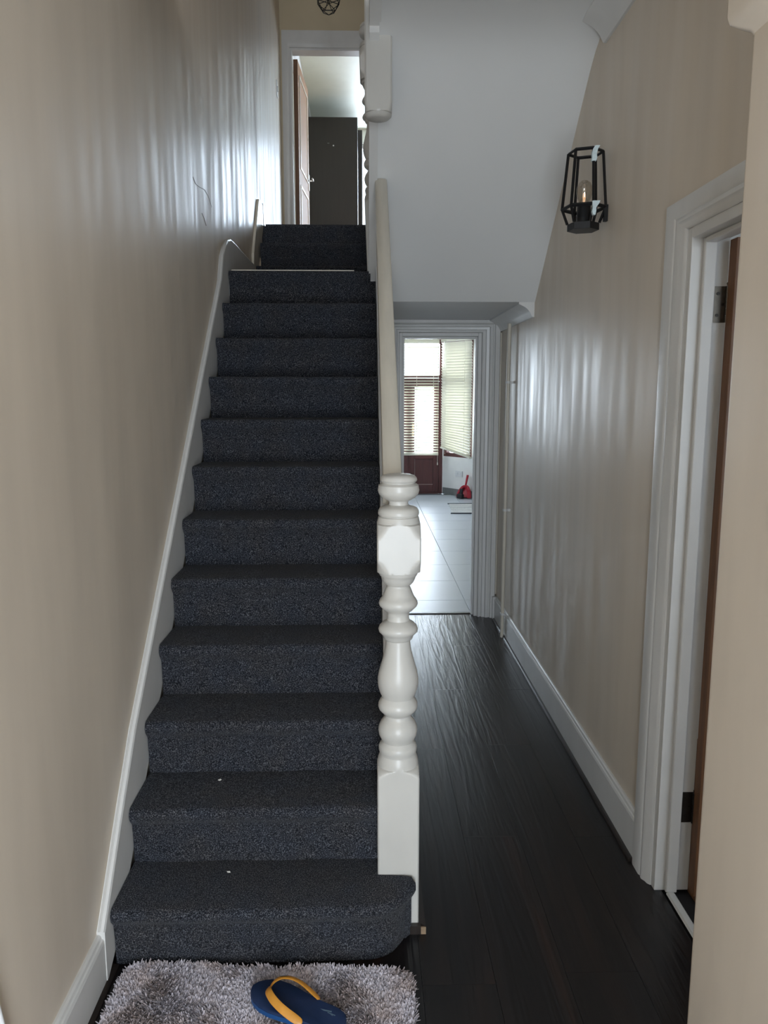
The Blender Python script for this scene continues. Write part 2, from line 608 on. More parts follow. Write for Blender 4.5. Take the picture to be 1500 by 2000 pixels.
# ------------------------------------------------------------------ hall floor: base and planks
fl = MB().box(XL - .1, XR + .2, YF, YK + .1, -0.06, -0.012).build('floor', 'underfloor')
tag(fl, 'dark brown laminate plank floor of the hall passage', 'floor', kind='structure')
PW, PL = 0.1985, 1.385
cols = [(.148, 3.227), (.3465, 3.922), (.545, 4.647), (.7435, 2.526), (-.0505, 2.9), (-.249, 3.4), (-.4475, 2.55), (-.646, 3.1), (-.8445, 2.8)]
for x0, ye in cols:
    y_end = YK + .06 if x0 > .1 else 2.2
    ys = sorted(set([YF] + [ye + k * PL for k in range(-6, 4) if YF + .05 < ye + k * PL < y_end - .05] + [y_end]))
    xa, xb = max(x0, XL) + .0004, min(x0 + PW, XR + (.09 if x0 > .7 else 0)) - .0004
    if xb - xa < .01:
        continue
    for a, b_ in zip(ys[:-1], ys[1:]):
        MB().cbox(xa, xb, a + .0004, b_ - .0004, -0.012, 0.0, .0002).build('floor_plank', 'plank', fl)

# skirtings
def skirt(name, poly_x, y0, y1, hgt, label, side):
    s = 1 if side == 'l' else -1
    xw = XL if side == 'l' else XR
    pts = [(xw, 0.004), (xw + s * .020, 0.004), (xw + s * .020, hgt - .022), (xw + s * .017, hgt - .014), (xw + s * .013, hgt - .012),
           (xw + s * .011, hgt - .004), (xw + s * .006, hgt), (xw, hgt)]
    return tag(MB().prism(pts, 'y', y0, y1).build(name, 'white'), label, 'skirting board', kind='structure')


skirt('baseboard_left', 0, YF, 1.868, .146, 'white skirting board at the foot of the stair wall', 'l')
skirt('baseboard_right', 0, 2.375, 5.195, .166, 'white skirting board along the passage wall', 'r')
q = MB()
q.prism([(XR - .020, 0), (XR - .034, 0), (XR - .033, .008), (XR - .028, .014), (XR - .020, .016)], 'y', 2.375, 5.19)
tag(q.build('trim_3', 'blackgap'), 'dark quadrant bead under the passage skirting board', 'trim', kind='structure')
q = MB().prism([(XL, 0), (XL + .034, 0), (XL + .033, .006), (XL + .021, .010), (XL, .010)], 'y', YF, 1.93)
tag(q.build('trim_4', 'blackgap'), 'dark bead at the floor edge beside the rug', 'trim', kind='structure')

# ------------------------------------------------------------------ the staircase
st = thing('staircase', (-.3, 1.95, 0), 'charcoal carpeted staircase with white turned newel post and cream handrail', 'staircase')


def step_poly(yn, yb, zt, rz=RI, over=.026):
    ri = yn + over
    return [(ri + .004, zt - rz), (ri + .001, zt - rz * .55), (ri - .004, zt - .058), (yn + .010, zt - .044), (yn + .002, zt - .034),
            (yn - .002, zt - .022), (yn, zt - .011), (yn + .006, zt - .003), (yn + .016, zt), (yb, zt + .001), (yb, zt - rz)]


# bullnose first step wrapping the newel
front = [(SX0, Y0)] + [(SX0 + (0.0 - SX0) * i / 10, Y0 - .004 * math.sin(math.pi * i / 10)) for i in range(1, 11)]
front += [(0.035, 1.912), (0.066, 1.925), (0.092, 1.944), (0.114, 1.968), (0.130, 1.992), (0.141, 2.014), (0.142, 2.030), (0.130, 2.042), (0.100, 2.049), (0.032, 2.054)]
front += [(0.030, Y0 + GO + .03), (SX0, Y0 + GO + .03)]


def inset(poly, d):
    out = []
    n = len(poly)
    for i, (x, y) in enumerate(poly):
        if y > 2.04 or i == 0:
            k = 0.0
        else:
            k = 1.0
        a, b_ = poly[i - 1], poly[(i + 1) % n]
        tx, ty = b_[0] - a[0], b_[1] - a[1]
        ln = math.hypot(tx, ty) or 1
        nx, ny = -ty / ln, tx / ln
        if i == 0:
            nx, ny, k = 0, 1, 1
        kx = 1.0
        if x > .1:
            kx = 1.15
        out.append((x + nx * d * k * kx, y + ny * d * k))
    return out


rs = []
for z, d in [(0.002, .030), (.09, .026), (.128, .022), (.140, .012), (.149, .004), (.160, 0), (.172, .001), (.179, .006), (RI, .016)]:
    rs.append([(x, y, z) for x, y in inset(front, d)])
MB().rings(rs).build('carpeted_step', 'carpet', st, smooth=True)
for k in range(2, 12):
    yn = Y0 + (k - 1) * GO
    jit = random.uniform(-.003, .003)
    xr_ = SX1 if k > 2 else 0.032
    rsx = []
    nseg = 9
    for i in range(nseg + 1):        # slight waviness of the carpet along the nosing
        x = SX0 + (xr_ - SX0) * i / nseg
        wob = 0.0025 * math.sin(i * 1.7 + k) + jit
        rsx.append([(x, y_ + wob * (1 if y_ < yn + .1 else 0), z_ + .0015 * math.sin(i * 2.3 + 2 * k) * (1 if y_ < yn + .1 and z_ > k * RI - .06 else 0))
                    for y_, z_ in step_poly(yn, yn + GO + .032, k * RI)])
    MB().rings(rsx).build('carpeted_step', 'carpet', st, smooth=True)
# half landing: carpeted nosing and floor
yn = Y0 + 11 * GO
MB().prism(step_poly(yn, 5.09, ZL, .134, .020), 'x', SX0, .03).build('landing', 'carpet', st, smooth=True)
MB().prism([(yn + .03, 2.07), (5.14, 2.07), (5.14, ZL - .004), (yn + .03, ZL - .004)], 'x', -.70, .05).build('landing_deck', 'white', st)
MB().prism([(4.29, 2.07), (5.14, 2.07), (5.14, ZL - .004), (4.29, ZL - .004)], 'x', .05, XR - .002).build('landing_deck', 'white', st)
MB().prism([(yn + .022, 11 * RI - .01), (yn + .10, 11 * RI - .01), (yn + .10, ZL - .05), (yn + .022, ZL - .05)], 'x', SX0, SX1).build('landing_riser', 'carpet', st)
MB().box(SX0 + .015, SX1 - .11, yn + .004, yn + .028, ZL - .001, ZL + .0035).build('nosing_strip', 'cream', st)

# wall string with bead on top
def string_top(y):
    return RI + .924 * (y - Y0) + .095


path = [(1.868, .152), (2.05, .372), (2.22, .568)] + [(y, string_top(y)) for y in (2.45, 3.0, 3.6, 3.90)] + [(3.97, 2.245), (4.04, 2.300), (4.12, 2.342), (4.21, 2.362), (4.32, 2.366), (5.10, 2.372)]
low = [(5.10, 2.07), (3.90, 1.85), (1.95, .05), (1.868, .004)]
MB().prism(path + low, 'x', XL, XL + .022).build('wall_string', 'white', st)
pts = [(XL + .013, y, z) for y, z in path[1:]]
MB().tube([(XL + .013, 1.869, .152)] + pts, .010, 8).build('string_bead', 'white', st, smooth=True)

# outer string, cap and boarded balustrade (edge-on behind the newel post)
def prism_par(y0, y1, f0, f1):
    return [(y0, f0(y0)), (y1, f0(y1)), (y1, f1(y1)), (y0, f1(y0))]


so = [(2.175, 0.0), (2.175, .47), (4.10, 2.25), (4.24, 2.25), (4.24, 2.064), (YK - .002, 2.064), (YK - .002, 0.0)]
MB().prism(so, 'x', SX1 + .002, .128).build('spandrel_panel', 'white', st)
MB().prism([(2.178, 0.0), (2.178, .014), (YK - .03, .014), (YK - .03, 0)], 'x', .128, .142).build('floor_bead', 'blackgap', st)
MB().prism([(2.178, .46), (3.66, 1.84), (3.66, 2.49), (2.178, 1.27)], 'x', .076, .084).build('balustrade_panel', 'white', st)

# handrail
sec = [(.0275, -.022), (.0285, .012), (.0262, .022), (.020, .0265), (0, .028), (-.020, .0265), (-.0262, .022), (-.0285, .012), (-.0275, -.022), (-.020, -.029), (.020, -.029)]
ra, rb = Vector((.078, 2.165, 1.278)), Vector((.076, 3.715, 2.520))
hp = [ra.lerp(rb, t) for t in (0, .25, .5, .75, 1)]
hr = MB().sweep(hp, [sec] * 5).build('handrail', 'cream', st, smooth=True)
MB().lathe([(.0001, 0), (.003, .0005), (.003, .0015), (.0001, .002)], (0.078, 3.08, 2.043), 8).build('screw_hole', 'scuff', hr)


# turned newel post: a square section cut by a revolved profile
def z_of(py):
    return 1.57 - 2.09 * math.tan(R(8.755) + math.atan((py - 1000) / 1500.0))


prof_zoom = [(83, .001), (84, .020), (88, .034), (96, .045), (110, .0505), (124, .0515), (133, .0490), (137, .0462), (141, .0462), (145, .0500), (155, .0555), (185, .058), (208, .055),
             (228, .047), (242, .037), (250, .0285), (262, .0265), (274, .028), (281, .034), (286, .045), (296, .053), (310, .0565), (326, .0575), (336, .0565), (340, .0530), (344, .0530), (348, .0565), (362, .0580),
             (374, .0590), (384, .0605), (387, .0640), (390, .0672), (402, .0690), (420, .0722), (440, .0765), (462, .0825), (478, .09), (590, .09), (606, .0830), (626, .0768), (648, .0718), (668, .0682), (680, .0660), (683, .0620), (685, .0580), (687, .0550), (700, .0545), (712, .051), (716, .049), (730, .0475), (750, .043), (764, .037), (770, .0325), (778, .0325),
             (786, .035), (800, .0375), (822, .0415), (845, .046), (850, .049), (866, .0535), (882, .0555), (897, .053), (912, .046), (926, .039), (932, .0345), (940, .0315), (960, .0305), (985, .032),
             (993, .037), (1005, .046), (1022, .0535), (1040, .0565), (1056, .0545), (1070, .0475), (1082, .0425), (1094, .0415), (1102, .0385), (1108, .0345),
             (1140, .0355), (1180, .039), (1220, .044), (1260, .0495), (1300, .055), (1340, .0585), (1375, .0585), (1405, .056), (1430, .052), (1450, .0475), (1458, .0455), (1464, .047),
             (1480, .0525), (1498, .0565), (1515, .0570), (1532, .0545), (1545, .049), (1556, .043), (1565, .038), (1575, .0375), (1590, .042), (1612, .050), (1640, .0560), (1662, .0570), (1690, .0545), (1712, .049),
             (1726, .0455), (1734, .0475), (1748, .0535), (1765, .0560), (1785, .0550), (1800, .0525), (1806, .053), (1830, .058), (1850, .0600), (1866, .0605), (1868, .0632), (1872, .0668), (1879, .0715), (1888, .0760), (1899, .0810), (1912, .0862), (1925, .095)]


def newel_mesh(prof, half, n=96):
    rs = []
    for z, R_ in prof:
        ring = []
        for i in range(n):
            t = 2 * math.pi * (i + .5) / n
            rho = min(R_, half / max(abs(math.cos(t)), abs(math.sin(t))))
            rho = min(rho, half * 1.40)
            ring.append((rho * math.cos(t), rho * math.sin(t), z))
        rs.append(ring)
    return rs


prof = [(z_of(900 + zy / 3.125), r_) for zy, r_ in prof_zoom] + [(.20, .2), (.0, .2)]
NW = 0.060
nb = MB().rings(newel_mesh(prof, NW)).build('newel_post', 'newel', smooth=True)
nb.location = (.092, 2.115, 0.0)
put(nb, st)
q = MB().prism([(.035, 2.0535), (.035, 2.038), (.158, 2.038), (.158, 2.0535)], 'z', 0, .026)
q.prism([(.1535, 2.0535), (.172, 2.038), (.172, 2.38), (.1535, 2.38)], 'z', 0, .026)
q.build('base_bead', 'blackgap', st)
MB().prism([(.158, 2.037), (.173, 2.037), (.173, 2.041), (.158, 2.041)], 'z', .001, .024).build('bead_end', 'rawwood', st)
MB().box(.154, .171, 2.378, 2.382, .004, .027).build('bead_end', 'rawwood', st)

# ------------------------------------------------------------------ return flight (its soffit, string and newels)
sof = [(3.02, ZC), (3.08, 2.968), (3.14, 2.960), (3.20, 2.945), (3.27, 2.915), (3.34, 2.866), (3.42, 2.798), (4.255, 2.060), (YK - .003, 2.060)]
top = [(YK - .003, 2.068), (4.262, 2.068), (4.262, 2.10), (4.15, 2.30)]
ys = 4.10
zz = ZL + .01
for k in range(5):
    zz += RI
    top += [(ys, zz)]
    ys -= .205
    top += [(ys, zz)]
top += [(3.02, 3.10)]
tag(MB().prism(sof + top, 'x', .060, XR).build('ceiling_sloped', 'ceil', smooth=True), 'white sloping plaster soffit under the return flight above the passage', 'ceiling', kind='structure')
MB().prism([(3.18, 2.935), (3.24, 2.905), (3.42, 2.77), (4.16, 2.11), (4.16, 2.40), (3.18, 3.27)], 'x', .022, .060).build('outer_string', 'white', st)
MB().box(.022, .066, 2.55, 3.20, ZC - .012, ZC + .16).build('landing_apron', 'white', st)
dn_prof = [(2.650, .036), (2.653, .044), (2.659, .0500), (2.667, .0530), (2.668, .0605), (2.678, .0650), (2.692, .0705), (2.708, .0790), (2.715, .085), (4.05, .085), (4.06, .07), (4.07, .02)]
dn = MB().rings(newel_mesh(dn_prof, .0535, 48)).build('drop_newel', 'newel', smooth=True)
dn.location = (.0565, 3.265, 0)
put(dn, st)
ln = bpy.data.objects.new('landing_newel', nb.data)
COL.objects.link(ln)
ln.location = (.079, 4.195, 2.062)
ln.rotation_euler = (0, R(-2.0), 0)
put(ln, st)
sec2 = [(a * .9, b_ * .9) for a, b_ in sec]
MB().sweep([Vector((.062, 3.30, 3.98)), Vector((.062, 4.14, 3.22))], [sec2] * 2).build('handrail', 'white', st, smooth=True)

# upper short flight
for k, (ya, yb) in enumerate([(5.085, 5.33), (5.31, 5.635), (5.62, 5.66)]):
    zt = (13 + k) * RI
    MB().prism(step_poly(ya, yb + .02, zt, RI, .018), 'x', -.69, .018).build('carpeted_step', 'carpet', st, smooth=True)
MB().prism([(5.10, 2.36), (5.12, 2.46), (5.40, 2.83), (5.43, 2.86), (5.46, 2.86), (5.62, 2.86), (5.62, 2.72), (5.14, 2.20), (5.10, 2.07)], 'x', XL, XL + .015).build('wall_string', 'cream', st)
MB().box(.020, XR - .002, 5.145, 5.655, 2.19, ZU).build('side_panel', 'white', st)
u = MB()
u.box(XL - .1, XR, 5.68, 7.9, ZU - .2, ZU - .002)
tag(u.build('floor_upper', 'carpet'), 'dark carpeted floor of the upper rear landing', 'floor', kind='structure')
tag(MB().box(XL, XR, YF, 3.02, ZC + .13, ZC + .14).build('floor_first', 'carpet'), 'dark carpeted first floor landing over the hall', 'floor', kind='structure')
s = MB().add([(XL, 5.62, ZU), (XL + .018, 5.62, ZU), (-.762, 7.68, ZU), (-.78, 7.68, ZU), (XL, 5.62, ZU + .135), (XL + .018, 5.62, ZU + .135), (-.762, 7.68, ZU + .135), (-.78, 7.68, ZU + .135)],
             [(0, 1, 2, 3), (7, 6, 5, 4), (0, 4, 5, 1), (1, 5, 6, 2), (2, 6, 7, 3), (3, 7, 4, 0)])
tag(s.build('baseboard_upper', 'white'), 'white skirting board on the upper landing', 'skirting board', kind='structure')

# ------------------------------------------------------------------ side door on the right wall
d1 = thing('door_1', (XR, 2.0, 0), 'white architrave and side door in the passage wall, hinged open on dark hinges', 'door', kind='structure')
XA = XR - .022
a = MB()
# moulded architrave: flat with a bead at the inner edge, mitred
profA = [(0, 0), (0, .0220), (.012, .0240), (.062, .0240), (.070, .0200), (.078, .0225), (.088, .0225), (.100, .0150), (.112, .0120), (.120, .0050), (.120, 0)]
ra_ = [(XR - h_, DY1 + .120 - t_, 0) for t_, h_ in profA]
rb_ = [(XR - h_, DY1 + .120 - t_, DZ + .085 - t_ * .70) for t_, h_ in profA]
rc_ = [(XR - h_, 1.452, DZ + .085 - t_ * .70) for t_, h_ in profA]
a.rings([ra_, rb_, rc_])
a.build('architrave', 'white', d1, smooth=True)
l = MB()
l.box(XR - .002, XR + .107, DY1 - .028, DY1 + .002, 0, DZ)
l.box(XR - .002, XR + .107, DY0, DY1 - .028, DZ - .028, DZ + .002)
l.build('door_lining', 'white', d1, bevel=.002)
l = MB()
l.box(XR + .030, XR + .066, DY1 - .043, DY1 - .028, 0, DZ - .028)
l.box(XR + .030, XR + .066, DY0, DY1 - .043, DZ - .043, DZ - .028)
l.build('door_stop', 'white', d1, bevel=.004)
MB().box(XR + .102, XR + .85, DY1 - .080, DY1 - .038, .012, DZ - .035).build('door_leaf', 'pineedge', d1, bevel=.002)
for hz in (1.82, .286):
    h = MB()
    h.box(XR + .070, XR + .104, DY1 - .0315, DY1 - .0275, hz - .05, hz + .05)
    for i in range(5):
        h.lathe([(.0001, 0), (.0068, 0), (.0068, .0185), (.0001, .0185)], (XR + .106, DY1 - .037, hz - .05 + i * .0202), 12)
    h.lathe([(.0001, 0), (.004, .001), (.006, .008), (.002, .012)], (XR + .106, DY1 - .037, hz + .05), 10)
    hg = h.build('hinge', 'steel' if hz > 1 else 'darkmetal', d1, smooth=True)
    sc = MB()
    for dx, dz in ((.080, .03), (.094, 0), (.080, -.03)):
        sc.lathe([(.0001, 0), (.0045, .0002), (.0045, .0012), (.0001, .0016)], (XR + dx, DY1 - .0335, hz + dz), 8, 'y')
    sc.build('screws', 'darkmetal', hg)
MB().prism([(XR + .030, 0), (XR + .058, 0), (XR + .053, .005), (XR + .036, .005)], 'y', DY0 + .002, DY1 - .045).build('threshold_strip', 'white', d1)

# side room beyond
w = MB()
w.box(3.6, 3.75, 0.1, 3.4, 0, ZC)
w.box(XR + .13, 3.75, 3.3, 3.45, 0, ZC)
w.box(XR + .13, 1.4, .05, .2, 0, ZC)
w.box(3.2, 3.6, .05, .2, 0, ZC)
w.box(1.4, 3.2, .05, .2, 0, .8)
w.box(1.4, 3.2, .05, .2, 2.4, ZC)
w.box(XR + .13, 3.75, .05, 3.45, ZC, ZC + .1)
tag(w.build('wall_side_room', 'kwall'), 'white walls of the side room beyond the open door', 'wall', kind='structure')
tag(MB().box(XR + .112, 3.75, .05, 3.45, -.05, -.001).build('floor_side_room', 'pineedge'), 'brown floor of the side room', 'floor', kind='structure')
d = thing('window_1', (2.3, .12, .8), 'unseen white framed window added to light the side room', 'window', kind='structure')  # unseen window, added as the side room's light source
f = MB()
f.box(1.4, 3.2, .10, .16, .8, .86).box(1.4, 3.2, .10, .16, 2.34, 2.4).box(1.4, 1.46, .10, .16, .86, 2.34).box(3.14, 3.2, .10, .16, .86, 2.34).box(2.27, 2.33, .10, .16, .86, 2.34)
f.build('window_frame', 'white', d)
MB().box(1.46, 2.27, .125, .131, .86, 2.34).build('pane', 'glass', d)
MB().box(2.33, 3.14, .125, .131, .86, 2.34).build('pane', 'glass', d)

# ------------------------------------------------------------------ added front door, unseen behind the camera
d = thing('added_door_4', (.1, YF - .05, 0), 'unseen white front door added with a tall glass pane to light the hall', 'door', kind='structure')  # unseen door, added and glazed low for the hall light
f = MB()
f.box(-.36, -.31, YF - .10, YF - .02, 0, 2.09).box(.51, .56, YF - .10, YF - .02, 0, 2.09).box(-.31, .51, YF - .10, YF - .02, 2.03, 2.09)
f.build('frame', 'white', d, bevel=.003)
f = MB()
f.box(-.305, -.23, YF - .08, YF - .04, .01, 2.025).box(.43, .505, YF - .08, YF - .04, .01, 2.025).box(-.23, .43, YF - .08, YF - .04, 1.95, 2.025).box(-.23, .43, YF - .08, YF - .04, .01, .20)
lf = f.build('door_leaf', 'white', d, bevel=.003)
MB().box(-.23, .43, YF - .064, YF - .056, .20, 1.95).build('pane', 'glass', lf)

d = thing('window_7', (.1, YF - .05, 3.65), 'unseen white framed window added to light the first floor landing', 'window', kind='structure')  # unseen window, added so light reaches the upper landing
MB().box(-.36, .56, YF - .10, YF - .04, 3.65, 3.71).box(-.36, .56, YF - .10, YF - .04, 4.79, 4.85).box(-.36, -.31, YF - .10, YF - .04, 3.71, 4.79).box(.51, .56, YF - .10, YF - .04, 3.71, 4.79).build('window_frame', 'white', d)
MB().box(-.31, .51, YF - .073, YF - .067, 3.71, 4.79).build('pane', 'glass', d)

# ------------------------------------------------------------------ kitchen doorway
d2 = thing('door_2', (.5, YK, 0), 'white moulded architrave of the kitchen doorway at the passage end', 'door', kind='structure')
profK = [(0, 0), (0, .052), (.030, .055), (.034, .040), (.040, .036), (.046, .044), (.064, .046), (.068, .030), (.088, .027), (.091, .015), (.097, .015), (.100, .026), (.112, .026), (.118, .010), (.118, 0)]
zt = 2.058
kz = (zt - KZ) / .118
a = MB()
ra_ = [(KX1 + .118 - t_, YK - h_, 0) for t_, h_ in profK]
rb_ = [(KX1 + .118 - t_, YK - h_, KZ + (.118 - t_) * kz) for t_, h_ in profK]
rc_ = [(KX0 - .085 + t_ * .72, YK - h_, KZ + (.118 - t_) * kz) for t_, h_ in profK]
rd_ = [(KX0 - .085 + t_ * .72, YK - h_, 0) for t_, h_ in profK]
a.rings([ra_, rb_, rc_, rd_])
a.build('architrave', 'white', d2, smooth=True)
MB().prism([(KX1 + .100, YK - .09), (KX1 + .129, YK - .09), (KX1 + .129, YK - .001), (KX1 + .1185, YK - .001), (KX1 + .1185, YK - .052), (KX1 + .100, YK - .055)], 'z', .0, .16).build('plinth_block', 'white', d2)
MB().box(KX1 + .119, XR - .001, YK - .060, YK - .001, .175, 1.975).build('edge_strip', 'cream', d2)
l = MB()
l.box(KX1 - .022, KX1 + .002, YK - .004, YK + .124, 0, KZ)
l.box(KX0 - .002, KX0 + .022, YK - .004, YK + .124, 0, KZ)
l.box(KX0 + .022, KX1 - .022, YK - .004, YK + .124, KZ - .022, KZ)
l.build('door_lining', 'white', d2, bevel=.002)
l = MB()
l.box(KX1 - .036, KX1 - .022, YK + .03, YK + .075, 0, KZ - .022)
l.box(KX0 + .022, KX0 + .036, YK + .03, YK + .075, 0, KZ - .022)
l.box(KX0 + .036, KX1 - .036, YK + .03, YK + .075, KZ - .036, KZ - .022)
l.build('door_stop', 'white', d2, bevel=.003)
for hz in (1.79, .27):
    MB().box(KX1 - .0255, KX1 - .0215, YK + .082, YK + .122, hz - .05, hz + .05).build('hinge_plate', 'darkmetal', d2)
MB().prism([(YK + .045, .0), (YK + .085, .0), (YK + .08, .006), (YK + .05, .006)], 'x', KX0 + .024, KX1 - .038).build('threshold_bar', 'blackgap', d2)
leaf = MB().box(0, .54, -.02, .02, .01, 1.95).build('door_leaf', 'white', bevel=.003)
leaf.location = (KX1 + .012, YK + .15, 0)
leaf.rotation_euler = (0, 0, R(74))
put(leaf, d2)

# ------------------------------------------------------------------ kitchen
BX0, BX1, BY = 0.16, 1.22, 12.10     # bay front
AX, AY = 1.68, 11.50                 # bay return
k = MB().box(-2.5, 2.0, YK + .06, 12.2, -.08, -.010).build('floor_kitchen', 'grout')
tag(k, 'pale grey tiled kitchen floor', 'floor', kind='structure')
T = .62
tile_me = None
for i in range(-6, 2):
    for j in range(0, 11):
        x0, y0 = .76 + i * T, 5.105 + j * T
        x0, x1 = max(x0, -2.5), min(x0 + T, 2.0)
        ya, yb = max(y0, YK + .062), min(y0 + T, 12.2)
        if x1 - x0 < .05 or yb - ya < .05:
            continue
        full = abs(x1 - x0 - T) < 1e-4 and abs(yb - ya - T) < 1e-4
        if full and tile_me is not None:
            o = bpy.data.objects.new('floor_tile', tile_me)
            COL.objects.link(o)
            o.location = (x0, ya, 0)
            put(o, k)
        else:
            o = MB().cbox(.0018, x1 - x0 - .0018, .0018, yb - ya - .0018, -.012, 0, .0012).build('floor_tile', 'tile')
            o.location = (x0, ya, 0)
            put(o, k)
            if full:
                tile_me = o.data
tag(MB().box(-2.5, 2.0, 5.71, 12.3, 2.48, 2.53).build('ceiling_kitchen', 'kwall'), 'white kitchen ceiling', 'ceiling', kind='structure')
w = MB()
w.box(-2.65, -2.5, YK, 11.65, 0, 2.6)                    # left
w.box(2.0, 2.15, YK, 11.65, 0, 2.6)                      # right
w.box(AX, 2.15, AY, AY + .15, 0, 2.6)                    # return by the bay
w.box(-2.65, -2.2, AY, AY + .15, 0, 2.6).box(-.6, -.30, AY, AY + .15, 0, 2.6).box(-2.2, -.6, AY, AY + .15, 0, 1.0).box(-2.2, -.6, AY, AY + .15, 2.2, 2.6)


def angled(p0, p1, z0, z1, th=.14):
    """wall piece between two plan points, thickness to the outside"""
    dx, dy = p1[0] - p0[0], p1[1] - p0[1]
    ln_ = math.hypot(dx, dy)
    nx, ny = -dy / ln_, dx / ln_
    if ny < 0:
        nx, ny = -nx, -ny
    return [(p0[0], p0[1], z0), (p1[0], p1[1], z0), (p1[0] + nx * th, p1[1] + ny * th, z0), (p0[0] + nx * th, p0[1] + ny * th, z0)], \
           [(p0[0], p0[1], z1), (p1[0], p1[1], z1), (p1[0] + nx * th, p1[1] + ny * th, z1), (p0[0] + nx * th, p0[1] + ny * th, z1)]


WZ0, WZ1 = .60, 2.36
for (pa, pb) in (((BX1, BY), (AX, AY)), ((BX0, BY), (-.30, AY))):
    La, Lb = Vector(pa), Vector(pb)
    for (t0, t1, z0, z1) in ((0, 1, 0, WZ0), (0, 1, WZ1, 2.6), (0, .03, WZ0, WZ1), (.85, 1, WZ0, WZ1)):
        w.rings(list(angled(La.lerp(Lb, t0), La.lerp(Lb, t1), z0, z1)))
w.box(BX0 - .02, BX1 + .02, BY, BY + .14, 2.40, 2.6)
tag(w.build('wall_kitchen', 'kwall'), 'white kitchen walls around the bay', 'wall', kind='structure')
sk = MB().rings(list(angled((BX1 + .015, BY - .006), (AX - .02, AY - .01), .0, .105, -.014)))
tag(sk.build('baseboard_kitchen', 'skirt_grey'), 'grey tile skirting under the bay window', 'skirting board', kind='structure')

# French doors
w2 = thing('window_2', (.69, BY, 0), 'dark red timber garden doors with glazed tops and transom light', 'window', kind='structure')
f = MB()
f.box(BX0, BX0 + .06, BY, BY + .09, 0, 2.40).box(BX1 - .06, BX1, BY, BY + .09, 0, 2.40).box(BX0 + .06, BX1 - .06, BY, BY + .09, 2.33, 2.40).box(BX0 + .06, BX1 - .06, BY, BY + .09, 1.76, 1.86)
f.box(BX0 + .06, BX1 - .06, BY - .01, BY + .09, 0, .018)
f.build('door_frame', 'mahog', w2, bevel=.004)
MB().box(BX0 + .06, BX1 - .06, BY + .04, BY + .046, 1.86, 2.33).build('transom_pane', 'glass', w2)
for x0, x1 in ((BX0 + .061, .690), (.690, BX1 - .061)):
    f = MB()
    f.box(x0, x0 + .085, BY + .01, BY + .06, .02, 1.755).box(x1 - .085, x1, BY + .01, BY + .06, .02, 1.755)
    f.box(x0 + .085, x1 - .085, BY + .01, BY + .06, 1.68, 1.755).box(x0 + .085, x1 - .085, BY + .01, BY + .06, .55, .66).box(x0 + .085, x1 - .085, BY + .01, BY + .06, .02, .14)
    lf = f.build('garden_door', 'mahog', w2, bevel=.004)
    MB().box(x0 + .085, x1 - .085, BY + .032, BY + .038, .66, 1.68).build('pane', 'glass', lf)
    MB().box(x0 + .085, x1 - .085, BY + .026, BY + .046, .14, .55).build('panel', 'mahog', lf)
    g = MB()
    g.box(x0 + .088, x1 - .088, BY + .014, BY + .028, .137, .152)
    g.box(x0 + .088, x0 + .096, BY + .014, BY + .028, .152, .55)
    g.build('panel_bead', 'pine_line', lf)
MB().box(.676, .704, BY - .002, BY + .012, .02, 1.755).build('astragal', 'mahog', w2, bevel=.003)
h = MB().box(.735, .765, BY + .002, BY + .010, .90, 1.10).tube([(.75, BY + .01, 1.03), (.75, BY - .035, 1.03), (.66, BY - .04, 1.03)], .009, 8)
h.build('door_handle', 'brass', w2, smooth=True)

# angled bay windows
for n_, (pa, pb, lab) in enumerate((((BX1, BY), (AX, AY), 'dark red framed bay window behind the drooping blind'), ((BX0, BY), (-.30, AY), 'dark red framed bay window beside the garden doors, hidden side'))):
    La, Lb = Vector(pa), Vector(pb)
    wd = thing('window_%d' % (3 + n_), (La.lerp(Lb, .5).x, La.lerp(Lb, .5).y, WZ0), lab, 'window', kind='structure')
    f = MB()
    off = Vector((0, 0))
    for (t0, t1, z0, z1) in ((.03, .85, WZ0, WZ0 + .06), (.03, .85, WZ1 - .06, WZ1), (.03, .11, WZ0 + .06, WZ1 - .06), (.78, .85, WZ0 + .06, WZ1 - .06), (.11, .78, 1.72, 1.78)):
        f.rings(list(angled(La.lerp(Lb, t0), La.lerp(Lb, t1), z0, z1, .07)))
    f.build('window_frame', 'mahog', wd)
    for z0, z1 in ((WZ0 + .06, 1.72), (1.78, WZ1 - .06)):
        lo, hi = angled(La.lerp(Lb, .11), La.lerp(Lb, .78), z0, z1, .035)
        lo2, hi2 = angled(La.lerp(Lb, .11), La.lerp(Lb, .78), z0, z1, .041)
        MB().rings([[lo[3], lo[2], lo2[2], lo2[3]], [hi[3], hi[2], hi2[2], hi2[3]]]).build('pane', 'glass', wd)
wd = thing('window_5', (-1.4, AY, 1.0), 'unseen white framed window added to light the kitchen', 'window', kind='structure')  # unseen second window, added for kitchen light and the passage wall sheen
MB().box(-2.2, -.6, AY + .05, AY + .11, 1.0, 1.06).box(-2.2, -.6, AY + .05, AY + .11, 2.14, 2.2).box(-2.2, -2.14, AY + .05, AY + .11, 1.06, 2.14).box(-.66, -.6, AY + .05, AY + .11, 1.06, 2.14).build('window_frame', 'white', wd)
MB().box(-2.14, -.66, AY + .07, AY + .076, 1.06, 2.14).build('pane', 'glass', wd)


# Venetian blinds
def slat_mesh(length, depth):
    m_ = MB()
    pr = []
    for i in range(5):
        u_ = -1 + 2 * i / 4
        pr.append((u_ * depth / 2, .004 * (1 - u_ * u_)))
    pr += [(y, z - .0025) for y, z in reversed(pr)]
    m_.prism(pr, 'x', 0, length)
    return m_


